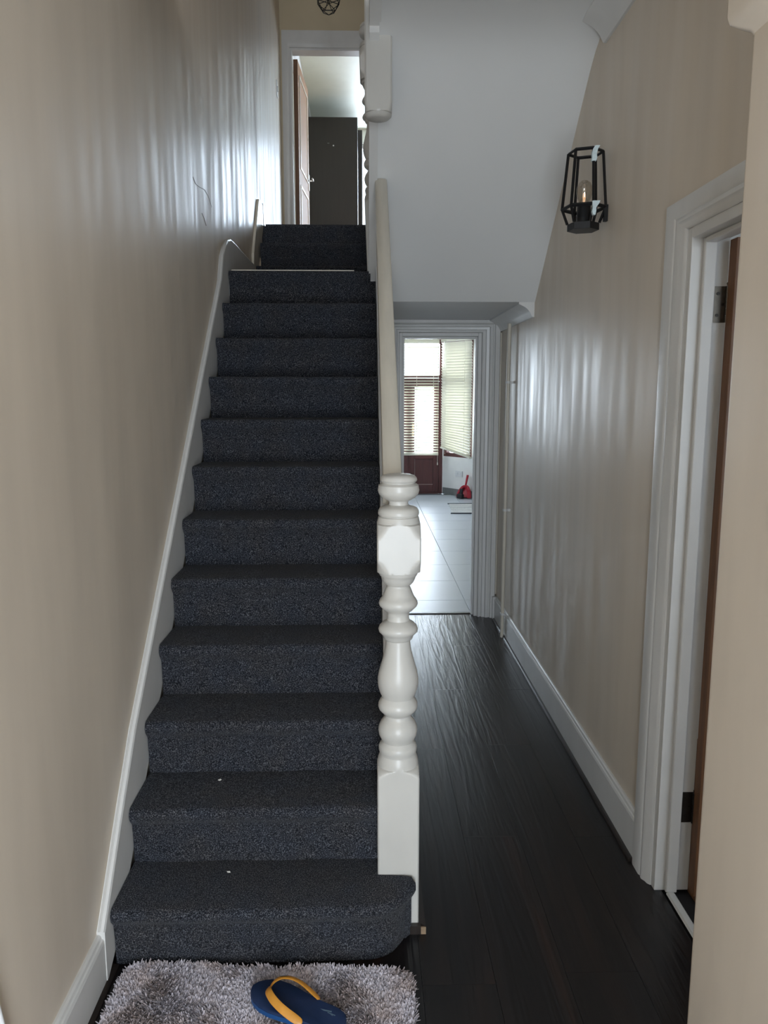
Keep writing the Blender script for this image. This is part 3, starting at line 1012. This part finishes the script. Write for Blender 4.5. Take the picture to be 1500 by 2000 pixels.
b1 = thing('venetian_blind', (.19, BY - .07, .62), 'open slatted Venetian blind hanging before the dark red garden doors', 'blind')
LB = .955
sm = None
zb, ztop = .635, 2.33
for i in range(40):
    z = zb + .02 + i * .0427
    if z > ztop - .02:
        break
    if sm is None:
        o = slat_mesh(LB, .048).build('slat', 'slat')
        sm = o.data
    else:
        o = bpy.data.objects.new('slat', sm)
        COL.objects.link(o)
    o.location = (.19, BY - .07, z)
    o.rotation_euler = (R(24), 0, 0)
    put(o, b1)
MB().box(.19, 1.145, BY - .095, BY - .045, 2.335, 2.39).build('head_rail', 'slat', b1, bevel=.004)
MB().box(.19, 1.145, BY - .095, BY - .045, .615, .638).build('bottom_rail', 'slat', b1, bevel=.003)
c = MB()
for x in (.32, .80, 1.06):
    c.tube([(x, BY - .097, .62), (x, BY - .097, 2.34)], .0022, 5)
    c.tube([(x, BY - .043, .62), (x, BY - .043, 2.34)], .0022, 5)
c.build('ladder_cord', 'slat', b1)
MB().tube([(1.13, BY - .10, 2.3), (1.132, BY - .10, 1.3), (1.13, BY - .10, .50)], .003, 5).lathe([(.002, 0), (.010, .01), (.006, .045), (.002, .05)], (1.13, BY - .10, .46), 8).build('pull_cord', 'slat', b1)

La, Lb = Vector((BX1, BY)), Vector((AX, AY))
dirv = (Lb - La).normalized()
ang = math.atan2(dirv.y, dirv.x)
nin = Vector((-dirv.y, dirv.x))
if nin.y > 0:
    nin = -nin
LEN = (Lb - La).length * .86
P0 = La + dirv * .03 + nin * .065
b2 = thing('venetian_blind', (P0.x, P0.y, .62), 'closed cream Venetian blind with skewed bottom edge at the angled bay window', 'blind')
sm = slat_mesh(LEN, .050)
sm0 = None
ns = 41
for i in range(ns):
    z = .665 + i * .0415
    if sm0 is None:
        o = sm.build('slat', 'slat')
        sm0 = o.data
    else:
        o = bpy.data.objects.new('slat', sm0)
        COL.objects.link(o)
    t = max(0.0, 1 - i / 16.0)
    lift = .12 * t ** 1.3
    tilt = math.atan2(lift + .0, LEN)
    o.location = (P0.x, P0.y, z + lift - .035 * t)
    o.rotation_euler = Matrix.Rotation(ang, 4, 'Z').to_euler()
    mt = Matrix.Rotation(ang, 4, 'Z') @ Matrix.Rotation(tilt, 4, 'Y') @ Matrix.Rotation(R(-58), 4, 'X')
    o.rotation_euler = mt.to_euler()
    put(o, b2)


def angbox(m_, a0, a1, d0, d1, z0, z1, lift=0.0):
    pts = []
    for z in (z0, z1):
        for (a_, d_) in ((a0, d0), (a1, d0), (a1, d1), (a0, d1)):
            q_ = P0 + dirv * a_ + nin * d_
            zz_ = z + lift * (1 - (a_ / LEN))
            pts.append((q_.x, q_.y, zz_))
    return m_.rings([pts[:4], pts[4:]])


angbox(MB(), 0, LEN, -.025, .025, 2.36, 2.415).build('head_rail', 'slat', b2)
angbox(MB(), 0, LEN, -.022, .022, .605, .625, .125).build('bottom_rail', 'slat', b2)
c = MB()
for a_ in (.12, LEN - .12):
    q_ = P0 + dirv * a_ + nin * .03
    c.tube([(q_.x, q_.y, .64), (q_.x, q_.y, 2.38)], .0022, 5)
c.build('ladder_cord', 'slat', b2)

# socket, dustpan, brush, mat
q_ = La.lerp(Lb, .50) + nin * .002
so_ = thing('power_socket', (q_.x, q_.y, .34), 'white plastic power socket on the wall below the bay window', 'socket')
m_ = MB()
def onwall(m_, a0, a1, z0, z1, d0, d1, base):
    pts = []
    for z in (z0, z1):
        for (a_, d_) in ((a0, d0), (a1, d0), (a1, d1), (a0, d1)):
            p_ = base + dirv * a_ + nin * d_
            pts.append((p_.x, p_.y, z))
    return m_.rings([pts[:4], pts[4:]])
onwall(m_, -.073, .073, .30, .388, 0, .010, q_).build('face_plate', 'plate', so_, bevel=.002)
onwall(MB(), -.05, -.02, .335, .365, .010, .014, q_).build('switch', 'plate', so_)
onwall(MB(), .02, .05, .335, .365, .010, .014, q_).build('switch', 'plate', so_)

dq = La.lerp(Lb, .80) + nin * .10
dp = thing('dustpan', (dq.x, dq.y, 0), 'red plastic dustpan standing upright below the bay window', 'dustpan')
def pan_pts(scale, d_):
    out = []
    for (a_, z) in [(-.135, .012), (-.125, .07), (-.095, .13), (-.055, .175), (-.020, .195), (.020, .195), (.055, .175), (.095, .13), (.125, .07), (.135, .012)]:
        p_ = dq + dirv * (a_ * scale) + nin * (d_ - (z * .22))
        out.append((p_.x, p_.y, .012 + (z - .012) * scale if scale < 1 else z))
    return out
outer_b, outer_f = pan_pts(1, .0), pan_pts(1, .055)
inner_f = pan_pts(.82, .055)
inner_b = pan_pts(.82, .010)
m_ = MB()
n_ = len(outer_b)
m_.rings([outer_b, outer_f, inner_f, inner_b], cap=False)
m_.add(outer_b, [tuple(range(n_))])
m_.add(inner_b, [tuple(range(n_))])
m_.build('pan', 'red', dp)
p_ = dq + nin * (-.02)
m_ = MB().tube([(p_.x, p_.y, .185), (p_.x + .016, p_.y - .006 + .02, .27), (p_.x + .034, p_.y + .03, .345)], [.014, .016, .019], 10)
m_.build('handle', 'red', dp, smooth=True)
bq = dq + nin * .10 + dirv * .02
hb = thing('hand_brush', (bq.x, bq.y, 0), 'black bristled red hand brush clipped inside the red dustpan', 'brush')
pts = lambda a0, a1, z0, z1, d0, d1: onwall(MB(), a0, a1, z0, z1, d0, d1, bq)
pts(-.06, .045, .004, .07, -.02, .03).build('bristles', 'bristle', hb)
pts(-.03, .02, .06, .15, -.03, .0).build('brush_block', 'bristle', hb, bevel=.008)

km = thing('kitchen_mat', (1.45, 10.45, 0), 'pale woven mat with dark bound ends on the kitchen tiles', 'mat')
MB().prism([(1.14, 10.03), (1.86, 10.03), (1.80, 10.88), (1.20, 10.88)], 'z', .001, .008).build('mat_body', 'mat_pale', km)
MB().prism([(1.125, 10.0), (1.86, 10.0), (1.86, 10.03), (1.14, 10.03)], 'z', .001, .014).build('binding', 'mat_dark', km)
MB().prism([(1.20, 10.88), (1.80, 10.88), (1.80, 10.91), (1.18, 10.91)], 'z', .001, .014).build('binding', 'mat_dark', km)
for yy in (10.2, 10.35, 10.5, 10.66):
    MB().box(1.17, 1.83, yy, yy + .012, .008, .010).build('stripe', 'skirt_grey', km)

# ------------------------------------------------------------------ upper rear wall, door and bedroom
UX0, UX1, UZ = -.69, .13, 4.735
UY = 7.70
w = MB()
w.box(-.90, UX0, UY, UY + .12, ZU, ZT).box(UX1, XR + .13, UY, UY + .12, ZU, ZT).box(UX0, UX1, UY, UY + .12, UZ, ZT)
tag(w.build('wall_upper', 'lintel'), 'cream wall above the upstairs doorway', 'wall', kind='structure')
d3 = thing('door_3', (-.28, UY, ZU), 'white door frame upstairs with its brown wooden door standing open', 'door', kind='structure')
pU = [(0, 0), (0, .018), (.012, .020), (.050, .020), (.060, .016), (.072, .008), (.072, 0)]
q1 = [(UX0 - .070 + t_, UY - h_, ZU) for t_, h_ in pU]
q2 = [(UX0 - .070 + t_, UY - h_, UZ + .145 - t_ * 2) for t_, h_ in pU]
q3 = [(UX1 + .070 - t_, UY - h_, UZ + .145 - t_ * 2) for t_, h_ in pU]
q4 = [(UX1 + .070 - t_, UY - h_, ZU) for t_, h_ in pU]
MB().rings([q1, q2, q3, q4]).build('architrave', 'white', d3, smooth=True)
l = MB()
l.box(UX0 - .002, UX0 + .020, UY - .003, UY + .123, ZU, UZ)
l.box(UX1 - .020, UX1 + .002, UY - .003, UY + .123, ZU, UZ)
l.box(UX0 + .020, UX1 - .020, UY - .003, UY + .123, UZ - .02, UZ)
l.build('door_lining', 'white', d3)
leaf = MB().box(0, .74, -.02, .02, .01, 1.955).build('door_leaf', 'pine', bevel=.003)
leaf.location = (UX0 + .042, UY + .15, ZU)
leaf.rotation_euler = (0, 0, R(86.5))
put(leaf, d3)
for z0, z1, x0, x1 in ((1.0, 1.85, .10, .64), (.15, .85, .10, .64)):
    fm = MB()
    fm.box(x0, x1, -.026, -.020, z0, z0 + .02).box(x0, x1, -.026, -.020, z1 - .02, z1).box(x0, x0 + .02, -.026, -.020, z0 + .02, z1 - .02).box(x1 - .02, x1, -.026, -.020, z0 + .02, z1 - .02)
    o = fm.build('panel_mould', 'cream')
    o.parent = leaf
o = MB().box(-.002, .004, -.0205, .0205, .012, 1.954).build('leaf_edge', 'pineedge')
o.parent = leaf
hd = MB().box(.665, .70, -.028, -.020, .94, 1.10).tube([(.682, -.026, 1.04), (.682, -.068, 1.04), (.60, -.072, 1.04)], .009, 8).build('handle', 'chrome', smooth=True)
hd.parent = leaf

w = MB()
w.box(-.93, -.78, UY + .12, 11.2, ZU, ZT)
w.box(2.4, 2.55, UY + .12, 11.2, ZU, ZT)
w.box(XR + .13, 2.55, UY, UY + .12, ZU, ZT)
w.box(-.93, -.12, 11.2, 11.35, ZU, ZT).box(1.5, 2.55, 11.2, 11.35, ZU, ZT).box(-.12, 1.5, 11.2, 11.35, ZU, 3.45).box(-.12, 1.5, 11.2, 11.35, 4.97, ZT)
tag(w.build('wall_bedroom', 'bwall'), 'pale bedroom walls beyond the upstairs doorway', 'wall', kind='structure')
tag(MB().box(-.93, 2.55, UY + .12, 11.35, ZT, ZT + .1).build('ceiling_bedroom', 'bwall'), 'pale bedroom ceiling beyond the upstairs doorway', 'ceiling', kind='structure')
tag(MB().box(-.93, 2.55, UY + .08, 11.35, ZU - .1, ZU).build('floor_bedroom', 'pine'), 'wooden bedroom floor', 'floor', kind='structure')
cv = [(-.78, ZT), (-.69, ZT), (-.70, ZT - .02), (-.735, ZT - .045), (-.762, ZT - .07), (-.775, ZT - .09), (-.78, ZT - .09)]
tag(MB().prism(cv, 'y', UY + .12, 11.2).build('trim_5', 'white', smooth=True), 'white coving along the bedroom ceiling edge', 'coving', kind='structure')
wd = thing('window_6', (.74, 11.2, 3.45), 'bright bedroom window with white frame beside the wardrobes', 'window', kind='structure')
f = MB()
f.box(-.12, 1.5, 11.24, 11.30, 3.45, 3.51).box(-.12, 1.5, 11.24, 11.30, 4.91, 4.97).box(-.12, -.08, 11.24, 11.30, 3.51, 4.91).box(1.46, 1.5, 11.24, 11.30, 3.51, 4.91).box(.73, .78, 11.24, 11.30, 3.51, 4.91)
f.build('window_frame', 'white', wd)
MB().box(-.08, .73, 11.265, 11.271, 3.51, 4.91).build('pane', 'glass', wd)
MB().box(.78, 1.46, 11.265, 11.271, 3.51, 4.91).build('pane', 'glass', wd)


def wardrobe(x0, x1, y0, y1, z1, label):
    t = thing('wardrobe', ((x0 + x1) / 2, (y0 + y1) / 2, ZU), label, 'wardrobe', 'dark wardrobes in the upstairs room')
    MB().box(x0, x1, y0 + .02, y1, ZU, z1).build('carcass', 'wardrobe', t, bevel=.002)
    MB().box(x0 + .003, x1 - .003, y0, y0 + .018, ZU + .06, z1 - .004).build('door', 'wardrobe', t, bevel=.002)
    return t


wa = wardrobe(-.704, -.081, 10.0, 10.52, 4.908, 'tall black-brown wardrobe seen through the upstairs doorway, the wider one')
MB().lathe([(.0001, -.012), (.007, -.012), (.009, -.004), (.006, 0), (.0001, 0)], (-.376, 10.0, 4.575), 12, 'y').build('knob', 'plate', wa, smooth=True)
MB().box(-.45, -.425, 9.997, 10.0, 4.60, 4.607).build('scratch', 'skirt_grey', wa)
wardrobe(-.36, -.024, 10.62, 11.12, 4.96, 'dark wardrobe edge showing as a narrow strip behind the wider wardrobe')

# pendant cage lamp
pl = thing('pendant_lamp', (-.272, 6.5, 4.5), 'black geometric wire cage pendant lamp over the upper landing', 'lamp')
cc = Vector((-.272, 6.5, 4.585))
m_ = MB()
lv = [(.042, -.085, 0), (.086, -.040, 36), (.092, .02, 0), (.060, .085, 36), (.022, .125, 0)]
rings_ = []
for r_, dz, a0 in lv:
    rings_.append([cc + Vector((r_ * math.cos(R(a0 + 72 * i + 18)), r_ * math.sin(R(a0 + 72 * i + 18)), dz)) for i in range(5)])
for ri_, rg in enumerate(rings_):
    for i in range(5):
        m_.tube([rg[i], rg[(i + 1) % 5]], .0028, 6)
        if ri_ + 1 < len(rings_):
            up_ = rings_[ri_ + 1]
            if lv[ri_][2] == 0:
                m_.tube([rg[i], up_[i]], .0028, 6)
                m_.tube([rg[i], up_[(i - 1) % 5]], .0028, 6)
            else:
                m_.tube([rg[i], up_[i]], .0028, 6)
                m_.tube([rg[i], up_[(i + 1) % 5]], .0028, 6)
m_.build('wire_cage', 'black', pl)
MB().lathe([(.0001, 0), (.020, 0), (.022, .03), (.010, .045), (.0001, .045)], tuple(cc + Vector((0, 0, .09))), 16).tube([tuple(cc + Vector((0, 0, .13))), (cc.x, cc.y, ZT - .02)], .004, 6).build('lamp_holder', 'black', pl, smooth=True)
MB().lathe([(.0001, 0), (.045, 0), (.045, .01), (.02, .02), (.0001, .02)], (cc.x, cc.y, ZT - .0205), 20).build('ceiling_rose', 'black', pl, smooth=True)
MB().lathe([(.0001, 0), (.018, .006), (.028, .025), (.028, .04), (.014, .07), (.012, .085)], tuple(cc + Vector((0, 0, .005))), 16).build('bulb', 'bulb', pl, smooth=True)

sw = thing('light_switch', (-.765, 7.24, 4.21), 'white light switch on the upper landing wall', 'switch')
MB().box(-.772, -.758, 7.19, 7.29, 4.15, 4.27).build('face_plate', 'plate', sw, bevel=.003)
MB().box(-.758, -.752, 7.225, 7.255, 4.19, 4.23).build('rocker', 'plate', sw)

# ------------------------------------------------------------------ wall lantern
lc = Vector((.836, 3.05, 0))
wl = thing('wall_lantern', (lc.x, lc.y, 2.18), 'black hexagonal cage wall lantern with clear bulb on the passage wall', 'lamp')


def hexr(r_, z, rot=40, n=6):
    return [Vector((lc.x + r_ * math.cos(R(rot + 60 * i)), lc.y + r_ * math.sin(R(rot + 60 * i)), z)) for i in range(n)]


h_top, h_mid, h_b1, h_b0 = hexr(.064, 2.468), hexr(.081, 2.268), hexr(.060, 2.212), hexr(.060, 2.186)
MB().rings([[tuple(p_) for p_ in h_b0], [tuple(p_) for p_ in h_b1]]).build('base_tray', 'black', wl, bevel=.0015)
for rg, wd_ in ((h_top, .0085), (h_mid, .010)):
    m_ = MB()
    for i in range(6):
        m_.bar(rg[i], rg[(i + 1) % 6], wd_)
    m_.build('hexagon_ring', 'black', wl)
for i in range(6):
    MB().tube([h_b1[i] * .99 + Vector((lc.x, lc.y, 2.2)) * .01, h_mid[i], h_top[i]], .0056, 4).build('upright_bar', 'black', wl)
MB().lathe([(.0001, 2.20), (.026, 2.20), (.026, 2.278), (.023, 2.282), (.0001, 2.282)], (lc.x, lc.y, 0), 24).build('lamp_holder', 'black', wl, smooth=True)
MB().lathe([(.012, 2.276), (.016, 2.285), (.025, 2.303), (.0305, 2.324), (.030, 2.342), (.022, 2.360), (.011, 2.368), (.0005, 2.370)], (lc.x, lc.y, 0), 20).build('bulb', 'bulb', wl, smooth=True)
MB().lathe([(.0005, 2.288), (.0045, 2.292), (.0060, 2.306), (.0048, 2.322), (.0005, 2.326)], (lc.x, lc.y, 0), 10).build('filament', 'filament', wl, smooth=True)
MB().box(.905, XR - .001, 3.014, 3.032, 2.215, 2.275).build('wall_plate', 'black', wl)
# masking tape scraps on the nearest bar
tp = h_top[4]
MB().rings([[(tp.x - .008 + dx, tp.y - .009, z), (tp.x + .010 + dx, tp.y - .010, z), (tp.x + .011 + dx, tp.y + .004, z), (tp.x - .007 + dx, tp.y + .006, z)]
            for dx, z in ((.012, 2.474), (.004, 2.462), (0, 2.445), (.002, 2.432), (-.001, 2.420))]).build('tape_scrap', 'tape', wl)
tp5 = h_top[5]
MB().rings([[(tp.x + .005, tp.y - .007, 2.466), (tp.x + .005, tp.y + .006, 2.478), (tp.x + .005, tp.y + .007, 2.470)],
            [(tp5.x - .006, tp5.y - .006, 2.468), (tp5.x - .006, tp5.y + .006, 2.476), (tp5.x - .006, tp5.y + .006, 2.470)]]).build('tape_scrap', 'tape', wl)
tp = h_mid[4]
MB().rings([[(tp.x - .006 + dx, tp.y - .009, z), (tp.x + .010 + wx, tp.y - .011, z), (tp.x + .010 + wx, tp.y + .004, z), (tp.x - .006 + dx, tp.y + .006, z)]
            for dx, wx, z in ((.0, .012, 2.276), (0, .008, 2.266), (.002, -.002, 2.252), (.0, -.002, 2.238), (.004, -.004, 2.226))]).build('tape_scrap', 'tape', wl)

# ------------------------------------------------------------------ pipe, cable
pp = thing('water_pipe', (.888, 4.80, 0), 'thin cream painted pipe running up the passage wall by the kitchen doorway', 'pipe')
MB().tube([(.884, 4.80, .004), (.884, 4.80, .30), (.886, 4.80, 1.0), (.886, 4.80, 1.995)], .0115, 12).build('pipe_run', 'cream', pp, smooth=True)
for z in (1.64, .84, .16):
    MB().box(.888, XR - .021 if z < .17 else XR - .001, 4.793, 4.807, z - .008, z + .008).lathe([(.0135, -.007), (.0165, -.007), (.0165, .007), (.0135, .007)], (.886, 4.80, z), 12).build('pipe_clip', 'white', pp)
cb = MB().tube([(XL + .012, 1.245, .98), (XL + .012, 1.262, .80), (XL + .012, 1.285, .62), (XL + .012, 1.315, .46), (XL + .012, 1.352, .30), (XL + .026, 1.37, .17), (XL + .03, 1.375, .02)], .0055, 10)
tag(cb.build('cable', 'cable', smooth=True), 'white cable hanging down the stair wall in the bottom corner', 'cable')

# ------------------------------------------------------------------ rug
rg = thing('shag_rug', (-.28, 1.65, 0), 'grey shaggy bath mat lying at the foot of the stairs', 'rug')
C_ = [(-.676, 1.40), (.105, 1.36), (.124, 1.870), (-.655, 1.912)]


def rug_pt(u, v):
    a_ = Vector(C_[0]).lerp(Vector(C_[1]), u)
    b_ = Vector(C_[3]).lerp(Vector(C_[2]), u)
    return a_.lerp(b_, v)


outl = []
cr_ = .05
Wd, Dp = .78, .51
for (cx_, cy_, a0) in ((Wd - cr_, Dp - cr_, 0), (cr_ * 1.3, Dp - cr_ * 1.3, 90), (cr_, cr_, 180), (Wd - cr_, cr_, 270)):
    for i in range(6):
        t = R(a0 + 90 * i / 5)
        q_ = rug_pt((cx_ + cr_ * math.cos(t)) / Wd, (cy_ + cr_ * math.sin(t)) / Dp)
        outl.append((q_.x, q_.y))
MB().prism(outl, 'z', .001, .010).build('backing', 'shag', rg)
n_ = 46000
u_ = rng.random(n_) * 1.0
v_ = rng.random(n_)
du = np.minimum(u_, 1 - u_) * Wd
dv = np.minimum(v_, 1 - v_) * Dp
keep = ~((du < cr_ * .9) & (dv < cr_ * .9) & (np.hypot(cr_ * .9 - du, cr_ * .9 - dv) > cr_ * .9))
u_, v_ = u_[keep], v_[keep]
n_ = len(u_)
A_, B_, D_, E_ = [np.array(c_) for c_ in (C_[0], C_[1], C_[2], C_[3])]
P = (A_[None] * (1 - u_)[:, None] + B_[None] * u_[:, None]) * (1 - v_)[:, None] + (E_[None] * (1 - u_)[:, None] + D_[None] * u_[:, None]) * v_[:, None]
# lean direction varies smoothly
fx = np.sin(P[:, 0] * 19 + 2 * np.sin(P[:, 1] * 13)) + .6 * np.sin(P[:, 1] * 31 + P[:, 0] * 11)
fy = np.cos(P[:, 1] * 17 + 1.7 * np.sin(P[:, 0] * 15)) + .6 * np.sin(P[:, 0] * 37)
th = np.arctan2(fy, fx) + rng.normal(0, .9, n_)
ln_ = .021 + .008 * rng.random(n_)
lean = .15 + .55 * rng.random(n_)
wv = .0016 + .0010 * rng.random(n_)
dirx, diry = np.cos(th), np.sin(th)
sx, sy = -diry, dirx
base = np.column_stack([P, np.full(n_, .006)])
mid = base + np.column_stack([dirx * ln_ * lean * .35, diry * ln_ * lean * .35, ln_ * .62])
tip = base + np.column_stack([dirx * ln_ * lean, diry * ln_ * lean, ln_ * (1.0 - .25 * lean)])
side = np.column_stack([sx * wv, sy * wv, np.zeros(n_)])
V = np.stack([base - side, base + side, mid + side * 1.15, mid - side * 1.15, tip + side * .45, tip - side * .45], 1).reshape(-1, 3)
idx = np.arange(n_)[:, None] * 6
F = np.concatenate([idx + np.array([[0, 1, 2, 3]]), idx + np.array([[3, 2, 4, 5]])], 1).reshape(-1, 4)
me = bpy.data.meshes.new('pile')
me.vertices.add(len(V))
me.vertices.foreach_set('co', V.ravel())
me.loops.add(F.size)
me.loops.foreach_set('vertex_index', F.ravel())
me.polygons.add(len(F))
me.polygons.foreach_set('loop_start', np.arange(len(F)) * 4)
me.update(calc_edges=True)
me.materials.append(M['shag'])
o = bpy.data.objects.new('pile', me)
COL.objects.link(o)
put(o, rg)
o['kind'] = 'stuff'

# ------------------------------------------------------------------ flip-flop
ffz = .034
ff = thing('flip_flop', (-.17, 1.73, ffz), 'single navy flip-flop with tan rubber strap lying on the shag rug', 'flip-flop')
toe, heel = Vector((-.297, 1.785)), Vector((-.056, 1.655))
ax = (heel - toe).normalized()
per = Vector((-ax.y, ax.x))        # towards the stairs
FL = (heel - toe).length


def sole_pt(t, s_):
    q_ = toe + ax * (t * FL) + per * s_
    return q_


def halfw(t, s_):
    # widths along the foot, slightly asymmetrical
    w_ = np.interp(t, [0, .02, .06, .12, .22, .34, .5, .65, .8, .9, .96, .99, 1], [0, .016, .030, .041, .050, .051, .044, .039, .039, .036, .027, .014, 0])
    return w_ * (1.04 if s_ > 0 else .98)


tt = [0, .008, .02, .04, .07, .12, .2, .3, .42, .55, .68, .8, .88, .93, .96, .98, .992, 1]
outl = [(t, halfw(t, 1)) for t in tt] + [(t, -halfw(t, -1)) for t in reversed(tt[1:-1])]


def ring(inset_, z):
    out = []
    for t, s_ in outl:
        tt_ = .5 + (t - .5) * (1 - inset_ / (FL / 2))
        q_ = sole_pt(tt_, s_ * (1 - inset_ / .05))
        out.append((q_.x, q_.y, ffz + z + .006 * max(0, .25 - t) * 2 + .006 * max(0, t - .75)))
    return out


MB().rings([ring(.004, 0), ring(0, .004), ring(.0, .016)]).build('midsole', 'sole_side', ff, smooth=True)
MB().rings([ring(.0, .0165), ring(.001, .021), ring(.003, .0225)]).build('footbed', 'sole', ff, smooth=True)
# strap: two arms from the toe post over to the sides
for s_ in (1, -1):
    ctrl = [(.20, 0, .024), (.195, .004 * s_, .036), (.215, .014 * s_, .047), (.26, .028 * s_, .053), (.34, .041 * s_, .051), (.44, .0465 * s_, .043), (.54, .0455 * s_, .032), (.62, .043 * s_, .024), (.65, .042 * s_, .019)]
    pth = []
    for i in range(len(ctrl) - 1):
        for k_ in range(4):
            u0 = k_ / 4
            a_, b_ = ctrl[i], ctrl[i + 1]
            pth.append(tuple(a_[j] + (b_[j] - a_[j]) * u0 for j in range(3)))
    pth.append(ctrl[-1])
    P3 = []
    for t, d_, z in pth:
        q_ = sole_pt(t, d_)
        P3.append(Vector((q_.x, q_.y, ffz + z)))
    # smooth
    for _ in range(3):
        P3 = [P3[0]] + [(P3[i - 1] + P3[i] * 2 + P3[i + 1]) / 4 for i in range(1, len(P3) - 1)] + [P3[-1]]
    rs = []
    n3 = len(P3)
    for i, c_ in enumerate(P3):
        f_ = i / (n3 - 1)
        wd_ = np.interp(f_, [0, .15, .3, .5, .8, .95, 1], [.005, .0075, .009, .0098, .0102, .008, .003])
        th_ = .0024
        tg = (P3[min(i + 1, n3 - 1)] - P3[max(i - 1, 0)]).normalized()
        outv = Vector((per.x * s_, per.y * s_, 0)) * (.35 if s_ > 0 else .6) + Vector((0, 0, .9)) - Vector((ax.x, ax.y, 0)) * (.8 * max(0, .45 - f_))
        nv = (outv - tg * outv.dot(tg)).normalized()
        sv = tg.cross(nv).normalized()
        rs.append([c_ + sv * (wd_ * math.cos(a_)) + nv * (th_ * math.sin(a_)) for a_ in [2 * math.pi * j / 10 for j in range(10)]])
    sp = MB().rings(rs).build('strap', 'strap', ff, smooth=True)
    if s_ == 1:
        i0 = int(n3 * .42)
        c_ = P3[i0]
        tg = (P3[i0 + 1] - P3[i0 - 1]).normalized()
        nv = Vector((per.x, per.y, .9)).normalized()
        nv = (nv - tg * nv.dot(tg)).normalized()
        sv = tg.cross(nv)
        pts_ = [c_ + tg * a_ * .0085 + sv * b_ * .0055 + nv * .0030 for a_, b_ in ((-1, -1), (1, -1), (1, 1), (-1, 1))]
        tg_ = MB().rings([[tuple(p_) for p_ in pts_], [tuple(p_ + nv * .0012) for p_ in pts_]]).build('logo_tag', 'tag', sp)
        pts_ = [c_ + tg * a_ * .0045 + sv * b_ * .0015 + nv * .0044 for a_, b_ in ((-1, -1), (1, -.6), (1, 1), (-1, .6))]
        MB().rings([[tuple(p_) for p_ in pts_], [tuple(p_ + nv * .0004) for p_ in pts_]]).build('logo_mark', 'plate', sp)
# heel print: small wave strokes
m_ = MB()
for (t0, s0, t1, s1, wd_) in ((.70, .012, .83, .018, .003), (.72, .002, .86, .008, .0035), (.76, -.006, .86, -.004, .002), (.71, .006, .76, .010, .0025), (.80, .013, .88, .012, .002)):
    a_, b_ = sole_pt(t0, s0), sole_pt(t1, s1)
    dd = (b_ - a_).normalized()
    nn = Vector((-dd.y, dd.x)) * wd_
    m_.add([(a_.x - nn.x, a_.y - nn.y, ffz + .0238), (b_.x - nn.x * .5, b_.y - nn.y * .5, ffz + .0238), (b_.x + nn.x, b_.y + nn.y, ffz + .0238), (a_.x + nn.x * .4, a_.y + nn.y * .4, ffz + .0238)], [(0, 1, 2, 3)])
m_.build('heel_print', 'print', ff)

# ------------------------------------------------------------------ small scraps
def scrap(loc, sx_, sy_, rot, label):
    m_ = MB()
    pr = []
    for i in range(7):
        t = R(360 * i / 7)
        k_ = 1 + .3 * math.sin(3 * i)
        x, y = sx_ * k_ * math.cos(t), sy_ * k_ * math.sin(t)
        pr.append((x * math.cos(rot) - y * math.sin(rot), x * math.sin(rot) + y * math.cos(rot)))
    m_.rings([[(x, y, .0005) for x, y in pr], [(x * .8, y * .8, .003 + .001 * math.sin(i * 2)) for i, (x, y) in enumerate(pr)]])
    o_ = m_.build('paper_scrap', 'crumb')
    o_.location = loc
    tag(o_, label, 'scrap', 'white scraps on the stair carpet')


scrap((-.462, 2.275, 2 * RI + .0005), .0055, .0035, .3, 'white scrap lying on the second carpeted step')
scrap((-.405, 2.075, RI + .0005), .0065, .0022, -.3, 'sliver of white scrap lying on the bottom carpeted step')
# hairline scratches on the stair wall
s1 = MB().tube([(XL + .001, 3.42, 2.470), (XL + .001, 3.47, 2.455), (XL + .001, 3.55, 2.462), (XL + .001, 3.66, 2.478), (XL + .001, 3.74, 2.470), (XL + .0003, 3.82, 2.440)], .0008, 5)
put(s1.build('scratch', 'scuff'), wall_left)
s1 = MB().tube([(XL + .001, 3.58, 2.36), (XL + .001, 3.62, 2.35), (XL + .0003, 3.67, 2.325)], .0009, 5)
put(s1.build('scratch', 'scuff'), wall_left)
